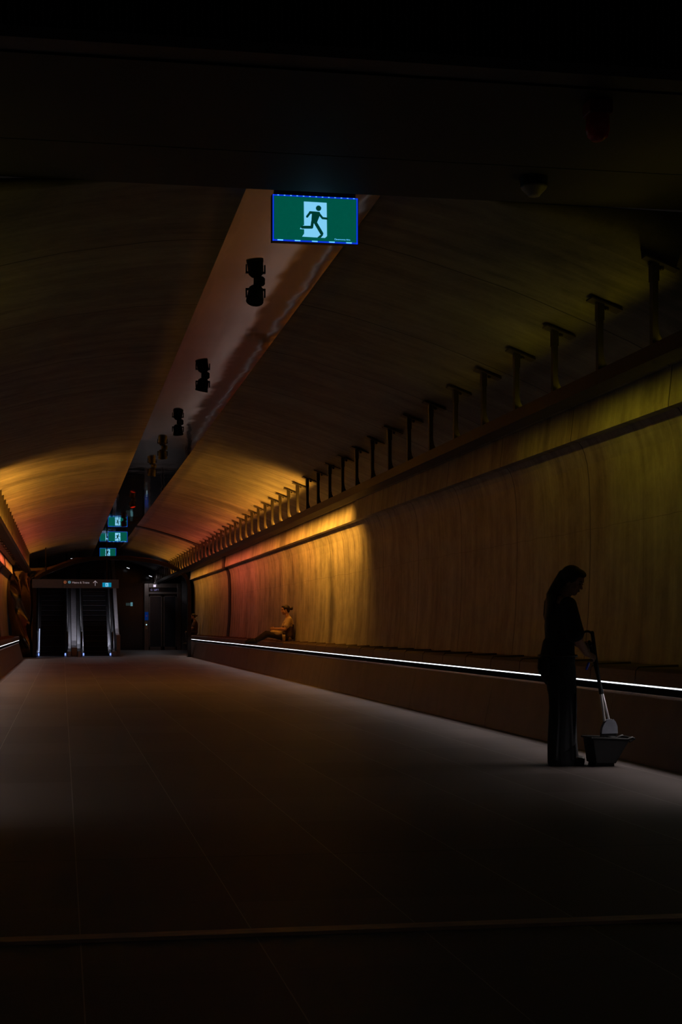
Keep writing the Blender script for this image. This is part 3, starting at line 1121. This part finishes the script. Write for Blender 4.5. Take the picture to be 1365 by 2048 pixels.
MB().lathe([(.001, 0), (.025, 0), (.025, .012), (.001, .012)], (3.94, ly - .016, 1.21), (0, -1, 0), 14).build('call_button', mat('button_glow', (.6, .9, 1), .3, emis=(.5, .9, 1), es=1.5), cp)
area('lift_lamp_light', (4.33, ly - .05, 3.0), (0, -.5, -1), .2, .05, .5, (.9, .85, 1), PI, t, (1, 0, 0))
t = thing('lift_notice', 'blue notice plate on the left side of the lift frame', 'sign', (3.94, ly, 1.45))
MB().box(3.86, 4.03, ly - .012, ly - .001, 1.42, 1.82).build('plate', mat('notice_blue', (.0, .02, .10), .4, emis=(.0, .012, .085), es=.8), t)
MB().box(3.92, 3.97, ly - .014, ly - .011, 1.60, 1.66).build('symbol', mat('notice_red', (.2, .02, .05), .4, emis=(.08, .01, .03), es=.8), t)
# small wall sign and two recessed lights
t = thing('wall_sign', 'tiny dim pale sign on the black wall left of the lift', 'sign', (3.2, 74.55, 2.1))
MB().box(2.98, 3.20, 74.56, 74.6, 2.12, 2.25).build('plate', mat('wall_sign_grey', (.06, .08, .08), .4, emis=(.012, .02, .02), es=1), t)
MB().box(3.20, 3.30, 74.56, 74.6, 2.10, 2.28).build('glowing_symbol', mat('wall_sign_glow', (.2, .4, .45), .4, emis=(.06, .16, .19), es=1), t)
for x, y, z, lb in ((3.02, 72.9, 3.86, 'small bright slot light to the left over the dark lobby'), (4.08, 73.3, 3.50, 'small bright slot light above the lift')):
    t = thing('slot_light', lb, 'light', (x, y, z), 'slot lights in the lobby')
    M4 = Matrix.Translation((x, y, z)) @ Matrix.Rotation(.32, 4, 'Y')
    MB().box(-.085, .085, -.03, .03, .0, .05).xf(M4).build('housing', M_black, t)
    MB().box(-.07, .07, -.045, .02, -.022, .0).xf(M4).build('diffuser', mat('slot_glow', (.9, .9, 1), .3, emis=(.75, .75, .85), es=1.3), t)
    MB().box(-.01, .01, .0, .02, .0, 4.5 - z).xf(Matrix.Translation((x, y, z + .03))).build('hanging_rod', M_black, t)
area('lobby_lamp', (4.1, 73.2, 3.45), (0, -.1, -1), .3, .1, 8.0, (.95, .85, .85), PI)

# ------------------------------------------------------------------ people
M_skin = mat('skin', (.42, .24, .17), .55, 0, .06, 20)
M_hair = mat('hair_dark', (.012, .008, .007), .4, 0, .3, 60, (8, 8, 1), .3)
M_shirt_k = mat('shirt_black', (.007, .007, .008), .8, 0, .2, 40, bump=.1)
M_jean = mat('trousers_dark_denim', (.009, .011, .016), .8, 0, .25, 60, bump=.1)
M_shoe = mat('shoe_black', (.012, .012, .012), .5)
M_eye = mat('eye_dark', (.02, .012, .01), .2)


def hand_prims(mb, wrist, fwd, nrm, thumb, size=1.0, curls=(.55, .6, .6, .65), spread=.08, tcurl=.5):
    """palm plus five separate jointed fingers; nrm = direction the palm faces, thumb = side of the thumb."""
    w_ = Vector(wrist); f = Vector(fwd).normalized()
    n = Vector(nrm); n = (n - f * n.dot(f)).normalized()
    t = f.cross(n)
    if t.dot(Vector(thumb)) < 0: t = -t
    s = size
    mb.tube([w_ - f * .02 * s, w_ + f * .03 * s, w_ + f * .065 * s, w_ + f * .085 * s], [(.025 * s, .018 * s), (.036 * s, .016 * s), (.039 * s, .0145 * s), (.037 * s, .012 * s)], 12, side=t)
    ln = (.072, .080, .075, .058)
    for i in range(4):
        off = (.028 - i * .019) * s
        p = w_ + f * (.078 - .004 * abs(i - 1)) * s + t * off
        pts = [p]
        d = (f + t * (spread * (1.5 - i) * .6)).normalized()
        ang = 0
        for j, fr in enumerate((.46, .30, .24)):
            ang += curls[i] * (1.0, 1.25, .9)[j]
            dd = (d * math.cos(ang) + n * math.sin(ang))
            p = p + dd * ln[i] * fr * s
            pts.append(p)
        mb.tube(pts, [.0088 * s, .0084 * s, .0076 * s, .0066 * s], 10)
    p = w_ + f * .018 * s + t * .024 * s
    d1 = (f * .55 + t * .75 + n * .25).normalized()
    p1 = p + d1 * .036 * s
    d2 = (f * (.85 - .3 * tcurl) + t * .35 + n * (.15 + tcurl * .6)).normalized()
    p2 = p1 + d2 * .030 * s
    d3 = (f * (.8 - .4 * tcurl) + t * (.15 - .2 * tcurl) + n * (.2 + tcurl * .8)).normalized()
    mb.tube([p, p1, p2, p2 + d3 * .024 * s], [.013 * s, .0105 * s, .009 * s, .0075 * s], 10)


def head_prims(mb, c, R, s=1.0):
    """head about .225 m high centred on c; local +x is the face direction, y left, z up"""
    P = lambda x, y, z: Vector(c) + R @ (Vector((x, y, z)) * s)
    E = lambda p, r: mb.ell(P(*p), tuple(q * s for q in r), R)
    E((-.012, 0, .028), (.095, .074, .088))
    E((.028, 0, -.030), (.060, .056, .078))
    E((.052, 0, -.082), (.028, .030, .026))
    E((.045, 0, .035), (.048, .058, .052))
    E((.0, .048, -.045), (.045, .018, .040)); E((.0, -.048, -.045), (.045, .018, .040))
    mb.tube([P(.080, 0, .018), P(.094, 0, -.006), P(.102, 0, -.022)], [.007 * s, .009 * s, .0115 * s], 8)
    E((.092, .010, -.026), (.008, .007, .006)); E((.092, -.010, -.026), (.008, .007, .006))
    E((.081, 0, -.050), (.012, .021, .0055)); E((.079, 0, -.060), (.012, .018, .0065))
    for sy in (1, -1):
        E((.076, sy * .028, .026), (.012, .020, .006))
        E((-.004, sy * .076, -.004), (.017, .008, .030))
        E((.062, sy * .042, -.022), (.018, .018, .018))


def face_parts(parent, c, R, s=1.0, brow=True):
    P = lambda x, y, z: Vector(c) + R @ (Vector((x, y, z)) * s)
    for sy in (1, -1):
        e = MB().ell(P(.083, sy * .030, .008), (.007 * s, .013 * s, .006 * s), R, 12, 8).build('eye', M_eye, parent, smooth=True)
    m = MB()
    for sy in (1, -1):
        m.tube([P(.090, sy * .014, .030), P(.088, sy * .030, .035), P(.076, sy * .045, .030)], .0035 * s, 6)
    m.build('eyebrows', M_hair, parent, smooth=True)
    MB().tube([P(.089, -.019, -.0545), P(.0935, 0, -.0545), P(.089, .019, -.0545)], .0028 * s, 6).build('mouth', mat('lips', (.25, .09, .08), .5), parent, smooth=True)


# --- the cleaner: stands side-on, looking down at the dustpan. local x = facing direction (to the right in the picture)
CX_, CY_ = 4.09, 12.30
person = thing('person', 'person standing in dark work clothes, long ponytail, holding an upright dustpan and broom', 'person', (CX_, CY_, 0))
V = lambda x, y, z: Vector((CX_ + x, CY_ + y, z))      # y>0 is away from the camera
Rb = Matrix.Rotation(math.radians(-14), 3, 'Z')          # body turned a little towards the camera
Rh = Matrix.Rotation(math.radians(-40), 3, 'Z') @ Matrix.Rotation(math.radians(24), 3, 'Y')
HC = V(.070, 0, 1.520)
NK = V(-.005, .0, 1.385)
side = (0, 1, 0)
mb = MB()
head_prims(mb, HC, Rh, .98)
mb.tube([NK + Vector((-.01, 0, -.05)), NK, HC + Vector((-.03, 0, -.05))], [.058, .050, .052], 14)
# torso
mb.tube([V(-.05, .02, .80), V(-.045, .02, .90), V(-.03, .01, 1.02), V(-.03, 0, 1.15), V(-.035, 0, 1.27), V(-.03, 0, 1.34)],
        [(.165, .115), (.17, .12), (.135, .10), (.15, .105), (.165, .10), (.13, .07)], 20, side=side)
for sy in (1, -1):
    mb.tube([V(-.045, .02 + sy * .085, .86), V(-.035, .02 + sy * .085, .48), V(-.05, .02 + sy * .075, .10)], [.085, .062, .042], 14)
    mb.tube([V(-.05, .02 + sy * .075, .06), V(.07, .02 + sy * .085, .045)], [.04, .035], 12)
# near arm (camera side)
shN, elN, wrN = V(-.015, -.175, 1.29), V(.02, -.23, 1.07), V(.125, -.20, .925)
mb.tube([shN, (shN + elN) / 2, elN], [.052, .046, .040], 14)
mb.tube([elN, (elN * .6 + wrN * .4), wrN], [.040, .038, .026], 14)
# far arm
shF, elF, wrF = V(-.01, .175, 1.29), V(.05, .21, 1.06), V(.155, .03, .99)
mb.tube([shF, (shF + elF) / 2, elF], [.052, .046, .040], 14)
mb.tube([elF, (elF * .6 + wrF * .4), wrF], [.040, .036, .026], 14)
POLE_A0, POLE_A1 = V(.185, -.165, 1.095), V(.306, -.120, .375)    # broom handle
POLE_B0, POLE_B1 = V(.190, -.08, 1.02), V(.362, -.075, .37)        # pan handle
hand_prims(mb, wrN, (.30, .06, -.12), (-.25, .6, -.6), (.4, -.2, .8), .95, (.75, .78, .8, .85), .05, .8)
hand_prims(mb, wrF, (.10, -.5, -.05), (.5, .1, -.35), (.2, 0, .9), .95, (.8, .82, .85, .9), .05, .8)
body = mb.build('body', M_skin, person, voxel=.005, smooth_it=3)
face_parts(person, HC, Rh, .98)
# shirt
mb = MB()
mb.tube([V(-.045, .02, .88), V(-.045, .02, .95), V(-.035, .01, 1.04), V(-.03, 0, 1.15), V(-.03, 0, 1.25), V(-.035, 0, 1.32), V(-.03, 0, 1.36)],
        [(.185, .135), (.178, .130), (.158, .118), (.168, .132), (.178, .125), (.145, .085), (.065, .062)], 24, side=side)
mb.tube([shN + Vector((.0, .03, .03)), shN * .45 + elN * .55, shN * .1 + elN * .9], [.072, .074, .078], 18)
mb.tube([shF + Vector((.0, -.03, .03)), shF * .45 + elF * .55, shF * .15 + elF * .85], [.072, .070, .07], 18)
mb.tube([V(-.01, -.05, 1.385), V(.055, -.03, 1.35), V(.06, .03, 1.345), V(-.01, .05, 1.385), V(-.06, 0, 1.40), V(-.01, -.05, 1.385)], [.014] * 6, 8)
mb.build('shirt', M_shirt_k, person, voxel=.008, smooth_it=4)
# wide trousers
mb = MB()
mb.tube([V(-.05, .02, .98), V(-.055, .02, .88), V(-.05, .02, .76)], [(.165, .125), (.185, .14), (.185, .135)], 22, side=side)
mb.tube([V(-.045, -.06, .80), V(-.03, -.065, .48), V(-.045, -.065, .20), V(-.04, -.065, .035)], [(.095, .122), (.088, .118), (.088, .118), (.09, .122)], 20, side=side)
mb.tube([V(-.02, .10, .80), V(.025, .10, .48), V(.035, .105, .22), V(.045, .105, .035)], [(.09, .12), (.085, .112), (.08, .108), (.085, .115)], 20, side=side)
for x, b, r in ((-.10, -.12, .012), (-.02, .02, .014), (.055, .03, .012)):
    mb.tube([V(x, -.145, .70), V((x + b) / 2 + .01, -.140, .4), V(b, -.142, .06)], [.005, r, r], 6)
mb.build('trousers', M_jean, person, voxel=.007, smooth_it=3)
for yy, xo in ((-.065, 0.0), (.105, .06)):
    mb = MB()
    mb.tube([V(-.10 + xo, yy, .045), V(.0 + xo, yy, .042), V(.125 + xo, yy, .034)], [(.038, .042), (.042, .040), (.040, .030)], 16, side=side)
    mb.box(CX_ - .13 + xo, CX_ + .14 + xo, CY_ + yy - .038, CY_ + yy + .038, .0, .018)
    mb.build('shoe', M_shoe, person, voxel=.005, smooth_it=3)
# hair: cap, gathered ponytail down the back
mb = MB()
Ph = lambda x, y, z: HC + Rh @ Vector((x, y, z))
mb.ell(Ph(-.022, 0, .040), (.098, .084, .090), Rh)
mb.ell(Ph(.030, 0, .085), (.062, .066, .036), Rh)
mb.ell(Ph(-.060, 0, -.015), (.058, .072, .065), Rh)
for sy in (1, -1):
    mb.tube([Ph(.045, sy * .064, .065), Ph(.01, sy * .078, .03), Ph(-.03, sy * .076, -.02)], [.014, .018, .02], 10)
mb.tube([Ph(-.10, 0, .02), V(-.075, -.01, 1.47), V(-.115, -.02, 1.40), V(-.130, -.03, 1.30), V(-.150, -.03, 1.20), V(-.155, -.03, 1.10)],
        [(.045, .04), (.055, .045), (.062, .045), (.06, .038), (.045, .028), (.018, .012)], 14, side=side)
mb.tube([V(-.09, .01, 1.44), V(-.135, .02, 1.34), V(-.15, .02, 1.24), V(-.145, .01, 1.14)], [.035, .034, .025, .010], 10)
mb.build('hair', M_hair, person, voxel=.006, smooth_it=2)
# hip pouch with belt
t = thing('hip_pouch', 'black pouch worn at the back of the standing person\'s hip', 'pouch', tuple(V(-.17, -.06, .80)))
mb = MB()
mb.tube([V(-.185, -.05, .86), V(-.19, -.05, .78)], [(.085, .045), (.080, .042)], 16, side=side)
mb.build('pouch_body', M_shirt_k, t, voxel=.006, smooth_it=3)
mb = MB()
mb.tube([V(-.185, -.125, .88), V(-.215, -.05, .885), V(-.185, .03, .88)], .012, 8)
mb.tube([V(-.235, -.07, .875), V(-.24, -.07, .80)], .012, 8)
mb.build('flap', M_shoe, t, smooth=True)
mb = MB()
rr = []
for k in range(25):
    a = 2 * PI * k / 24
    rr.append(V(-.05 + .152 * math.cos(a), .02 + .200 * math.sin(a), .905))
mb.tube(rr, .010, 8)
mb.build('belt', M_shoe, t, smooth=True)
o = MB().tube([V(.135, -.17, .80), V(.152, -.172, .845)], .011, 10).build('marker_pen', mat('pen_blue', (.0, .04, .75), .35, emis=(.0, .01, .35), es=.5), None, smooth=True)
o.data.materials.clear(); o.data.materials.append(mat('pen_blue_plain', (.02, .08, .95), .3))
tag(o, 'bright blue pen at the front of the standing person\'s hip', 'pen')

# --- broom and upright dustpan
M_pole = mat('pole_aluminium', (.93, .93, .97), .3, .6, .05, 30)
t = thing('broom', 'small upright broom with bright metal pole resting in the dustpan', 'broom', tuple(POLE_A1))
MB().tube([POLE_A0 * .32 + POLE_A1 * .68, POLE_A1], .0115, 14).build('handle_pole', M_pole, t, smooth=True)
o = MB().tube([POLE_A0, POLE_A0 * .66 + POLE_A1 * .34, POLE_A0 * .31 + POLE_A1 * .69], [.016, .015, .0145], 14).build('grip', M_black, t, smooth=True)
hx = Vector((.98, .15, 0)).normalized()
hc = V(.350, -.115, .33)
prof = [(-.068, -.062), (-.066, -.02), (-.05, .02), (-.025, .045), (-.004, .052), (.008, .034), (.022, .050), (.045, .028), (.064, -.008), (.074, -.062)]
def flat(mb, prof, c, th, tilt=.0):
    yv = Vector((-hx.y, hx.x, 0))
    zv = Vector((.10, 0, 1)).normalized()
    n = len(prof)
    vs = [c + hx * p[0] + zv * p[1] - yv * th / 2 for p in prof] + [c + hx * p[0] + zv * p[1] + yv * th / 2 for p in prof]
    fs = [tuple(range(n)), tuple(range(2 * n - 1, n - 1, -1))] + [(i, (i + 1) % n, (i + 1) % n + n, i + n) for i in range(n)]
    return mb.add(vs, fs)
flat(MB(), prof, hc, .035).build('broom_head', mat('broom_grey', (.30, .32, .40), .35, .2), t, bevel=.004)
mb = MB()
for k in range(15):
    for r in (-.010, 0, .010):
        u = -.066 + k * .0096
        a = hc + hx * u + Vector((-.006, r, -.058)); b = hc + hx * (u * 1.25 + .004) + Vector((-.012, r * 1.6, -.150))
        mb.tube([a, b], .0036, 5)
mb.build('bristles', mat('bristle_dark', (.035, .035, .04), .7), t)

t = thing('dustpan', 'black upright lobby dustpan with a loop grip and metal pole', 'dustpan', tuple(V(.29, -.1, .03)))
MB().tube([POLE_B0 * .36 + POLE_B1 * .64, POLE_B1], .0105, 14).build('handle_pole', M_pole, t, smooth=True)
mb = MB()
mb.tube([POLE_B0 * .35 + POLE_B1 * .65, POLE_B0 * .72 + POLE_B1 * .28, POLE_B0], .014, 12)
lp = []
for k in range(15):
    a = -1.1 + 4.4 * k / 14
    lp.append(V(.165 + .052 * math.cos(a), -.10, 1.045 + .062 * math.sin(a)))
mb.tube(lp, .010, 10)
mb.tube([POLE_B0, lp[0]], .011, 8)
mb.build('loop_grip', M_black, t, smooth=True)
# scoop: hollow bin with a sloping mouth
M_pan = mat('pan_black', (.009, .010, .012), .6, 0, .1, 10)
def scoop(g):
    A = [(.160 + g, .235 - g * 0, ), (.530, .228), (.545, .205)]
    return A
outer = [(.165, .230), (.480, .215), (.365, .030), (.195, .028)]      # x,z outline of the side walls
mb = MB()
y0_, y1_ = CY_ - .235, CY_ + .005
def panel(mb, p, q, th=.008):
    a = Vector((CX_ + p[0], 0, p[1])); b = Vector((CX_ + q[0], 0, q[1]))
    d = (b - a).normalized(); n = Vector((-d.z, 0, d.x)) * th
    vs = []
    for y in (y0_, y1_):
        for v in (a, b, b + n, a + n):
            vs.append((v.x, y, v.z))
    mb.add(vs, [(0, 1, 2, 3), (7, 6, 5, 4), (0, 4, 5, 1), (1, 5, 6, 2), (2, 6, 7, 3), (3, 7, 4, 0)])
panel(mb, (.360, .030), (.472, .215))
panel(mb, (.195, .028), (.365, .028))
panel(mb, (.165, .230), (.195, .028))
for yy in (y0_, y1_ - .008):
    mb.prism([(CX_ + p[0], p[1]) for p in outer], 'y', yy, yy + .008)
mb.build('pan_body', M_pan, t, bevel=.003)
mb = MB()
for yy in (y0_ + .002, y1_ - .004):
    mb.tube([(CX_ + .155, yy, .236), (CX_ + .36, yy, .228), (CX_ + .465, yy, .222), (CX_ + .505, yy, .238), (CX_ + .525, yy, .225), (CX_ + .485, yy, .205)], .010, 8)
mb.tube([(CX_ + .155, y0_, .236), (CX_ + .155, y1_, .236)], .009, 8)
mb.tube([(CX_ + .520, y0_, .228), (CX_ + .520, y1_, .228)], .010, 8)
mb.build('rim', M_pan, t, smooth=True)
mb = MB()
mb.cbox((CX_ + .352, CY_ - .085, .285), (.05, .05, .13))
mb.cbox((CX_ + .352, CY_ - .11, .235), (.06, .24, .02))
mb.build('pole_socket', M_pan, t, bevel=.005)
MB().box(CX_ + .20, CX_ + .36, y0_ + .03, y0_ + .05, 0, .03).box(CX_ + .20, CX_ + .36, y1_ - .05, y1_ - .03, 0, .03).build('foot_rail', M_pan, t)


# --- people seated on the right bench, facing across the tunnel (towards -x)
def seated(Y, label, xb, skin, shirt, legs, shoes, hairm, stretched=True, zs=.80, extra=None):
    p = thing('person', label, 'person', (xb - .15, Y, zs))
    Q = lambda x, y, z: Vector((x, Y + y, z))
    Rq = Matrix.Rotation(PI + (.0 if stretched else .1), 3, 'Z') @ Matrix.Rotation(.05, 3, 'Y')
    o = xb - 5.235
    hc = Q(5.055 + o, 0, 1.515)
    sd = (0, 1, 0)
    mb = MB()
    head_prims(mb, hc, Rq, .97)
    mb.tube([Q(5.115 + o, 0, 1.34), Q(5.10 + o, 0, 1.40), Q(5.075 + o, 0, 1.46)], [.056, .050, .05], 12)
    mb.tube([Q(5.10 + o, 0, .885), Q(5.115 + o, 0, 1.0), Q(5.12 + o, 0, 1.15), Q(5.13 + o, 0, 1.30)], [(.165, .115), (.135, .10), (.15, .105), (.15, .075)], 18, side=sd)
    if stretched:
        kn, an, toe = (4.62 + o, .955), (4.34 + o, .80), (4.20 + o, .775)
    else:
        kn, an, toe = (4.80 + o, .88), (4.83 + o, .50), (4.72 + o, .46)
    for sy in (1, -1):
        dy = sy * (.085 if sy > 0 else .08)
        dk = .02 if sy > 0 else 0
        mb.tube([Q(5.08 + o, dy, .885), Q((5.08 + o + kn[0]) / 2, dy, (.9 + kn[1]) / 2), Q(kn[0], dy, kn[1] + dk)], [.085, .072, .056], 14)
        mb.tube([Q(kn[0], dy, kn[1] + dk), Q((kn[0] + an[0]) / 2, dy, (kn[1] + an[1]) / 2), Q(an[0], dy, an[1])], [.056, .052, .036], 14)
        sh, el, wr = Q(5.125 + o, sy * .165, 1.285), Q(5.02 + o, sy * .20, 1.075), Q((4.79 if stretched else 4.93) + o, sy * .07, 1.085 if stretched else .99)
        mb.tube([sh, (sh + el) / 2, el], [.050, .044, .040], 12)
        mb.tube([el, el * .5 + wr * .5, wr], [.040, .034, .025], 12)
        hand_prims(mb, wr, (-1, -sy * .25, .05), (0, -sy, -.4), (0, 0, 1), .95, (.6, .65, .7, .75), .05, .6)
    mb.build('body', skin, p, voxel=.006, smooth_it=3)
    face_parts(p, hc, Rq, .97)
    mb = MB()
    mb.tube([Q(5.11 + o, 0, .90), Q(5.12 + o, 0, 1.0), Q(5.12 + o, 0, 1.13), Q(5.125 + o, 0, 1.24), Q(5.13 + o, 0, 1.32), Q(5.12 + o, 0, 1.36)],
            [(.185, .125), (.16, .118), (.17, .13), (.175, .12), (.14, .08), (.06, .055)], 22, side=sd)
    for sy in (1, -1):
        sh, el = Q(5.125 + o, sy * .155, 1.30), Q(5.02 + o, sy * .20, 1.075)
        mb.tube([sh, sh * .5 + el * .5, sh * .35 + el * .65], [.066, .064, .068], 14)
    mb.build('shirt', shirt, p, voxel=.008, smooth_it=3)
    mb = MB()
    mb.tube([Q(5.11 + o, 0, .97), Q(5.10 + o, 0, .90)], [(.17, .13), (.19, .10)], 18, side=sd)
    for sy in (1, -1):
        dy = sy * .083
        dk = .02 if sy > 0 else 0
        e = .86
        mb.tube([Q(5.08 + o, dy, .895), Q((5.08 + o + kn[0]) / 2, dy, (.91 + kn[1]) / 2), Q(kn[0], dy, kn[1] + dk), Q((kn[0] + an[0]) / 2, dy, (kn[1] + an[1]) / 2), Q(kn[0] * (1 - e) + an[0] * e, dy, kn[1] * (1 - e) + an[1] * e)],
                [.098, .086, .070, .064, .052], 16)
    mb.build('trousers', legs, p, voxel=.008, smooth_it=3)
    for sy in (1, -1):
        dy = sy * .083
        mb = MB()
        if stretched:
            mb.tube([Q(an[0] + .02, dy, an[1] - .03), Q(an[0] - .05, dy, an[1] + .02), Q(an[0] - .13, dy, an[1] + .0), Q(an[0] - .20, dy, an[1] - .015)], [(.036, .045), (.04, .05), (.042, .04), (.038, .026)], 14, side=sd)
            mb.tube([Q(an[0] + .035, dy, an[1] - .055), Q(an[0] - .21, dy, an[1] - .045)], [(.036, .014), (.042, .013)], 12, side=sd)
        else:
            mb.tube([Q(an[0] + .04, dy, an[1] - .02), Q(an[0] - .16, dy, an[1] - .05)], [(.04, .05), (.04, .028)], 14, side=sd)
        mb.build('shoe', shoes, p, voxel=.006, smooth_it=2)
    mb = MB()
    Ph = lambda x, y, z: hc + Rq @ Vector((x, y, z))
    mb.ell(Ph(-.020, 0, .042), (.095, .081, .086), Rq)
    mb.ell(Ph(.030, 0, .085), (.058, .062, .032), Rq)
    mb.ell(Ph(-.055, 0, -.01), (.052, .066, .055), Rq)
    mb.tube([Ph(-.10, 0, .02), Ph(-.125, 0, .03)], [.026, .03], 10)
    mb.ell(Ph(-.145, 0, .035), (.036, .038, .040), Rq)
    if stretched:
        mb.tube([Ph(-.14, .0, .05), Ph(-.175, .0, .075)], [.014, .008], 6)
        mb.tube([Ph(-.14, -.01, .03), Ph(-.178, -.01, .02)], [.014, .007], 6)
    mb.build('hair', hairm, p, voxel=.005, smooth_it=2)
    return p, Q


M_tee = mat('shirt_tan', (.50, .40, .27), .8, 0, .12, 40, bump=.1)
M_leg2 = mat('leggings_black', (.022, .016, .014), .75)
YW = 35.7
p2, Q = seated(YW, 'person seated on the right bench in a tan shirt and hair bun, legs stretched out', 5.285, mat('skin_warm', (.50, .27, .19), .55), M_tee, M_leg2, M_shoe, M_hair)
# vest worn over the shirt
mb = MB()
mb.tube([Q(5.180, 0, .93), Q(5.178, 0, 1.04), Q(5.172, 0, 1.13), Q(5.182, 0, 1.18)], [(.190, .130), (.178, .128), (.180, .138), (.130, .110)], 20, side=(0, 1, 0))
mb.build('waistcoat', mat('vest_brown', (.07, .04, .028), .8), p2, voxel=.008, smooth_it=3)
t = thing('shoulder_bag', 'pale cream bag resting on the lap of the seated person', 'bag', tuple(Q(4.880, -.02, 1.0)))
mb = MB()
mb.tube([Q(4.980, -.02, .995), Q(4.890, -.02, 1.005), Q(4.780, -.02, 1.02)], [(.16, .050), (.17, .062), (.13, .035)], 16, side=(0, 1, 0))
mb.ell(Q(4.910, -.10, .985), (.11, .09, .062)); mb.ell(Q(4.810, -.06, 1.01), (.08, .09, .045))
mb.build('bag_body', mat('bag_cream', (.62, .48, .28), .8, 0, .15, 20, bump=.2), t, voxel=.006, smooth_it=3)
MB().tube([Q(4.980, -.14, 1.02), Q(5.005, -.19, .96), Q(5.015, -.2, .88), Q(5.040, -.19, .83)], .008, 8).build('strap', M_tee, t, smooth=True)
t = thing('drink_bottle', 'brown bottle with pale cap standing on the bench beside the seated person', 'bottle', tuple(Q(5.035, -.26, .81)))
MB().lathe([(.001, 0), (.032, 0), (.034, .01), (.034, .095), (.028, .115), (.001, .115)], Q(5.035, -.26, .803), n=20).build('bottle_body', mat('bottle_brown', (.35, .24, .14), .35), t, smooth=True)
MB().lathe([(.001, .112), (.03, .112), (.031, .14), (.022, .146), (.001, .146)], Q(5.035, -.26, .803), n=20).build('cap', mat('cap_pale', (.75, .68, .6), .5), t, smooth=True)
t = thing('backpack', 'dark backpack wedged between the seated person and the wall', 'backpack', tuple(Q(5.27, 0, .8)))
mb = MB()
mb.tube([Q(5.268, -.06, .86), Q(5.275, -.05, 1.0), Q(5.275, -.05, 1.17)], [(.13, .024), (.13, .027), (.10, .022)], 16, side=(0, 1, 0))
mb.build('pack_body', mat('pack_black', (.03, .022, .02), .8), t, voxel=.007, smooth_it=3)
MB().tube([Q(5.27, -.14, 1.2), Q(5.24, -.17, 1.21), Q(5.18, -.15, 1.25)], .012, 8).build('strap', mat('strap_pale', (.55, .42, .28), .7), t, smooth=True)
seated(61.0, 'distant person seated on the right bench by the dark arched frame', 5.24, mat('skin_far', (.30, .16, .11), .6), mat('shirt_far', (.05, .025, .02), .8), M_leg2, M_shoe, M_hair, False)
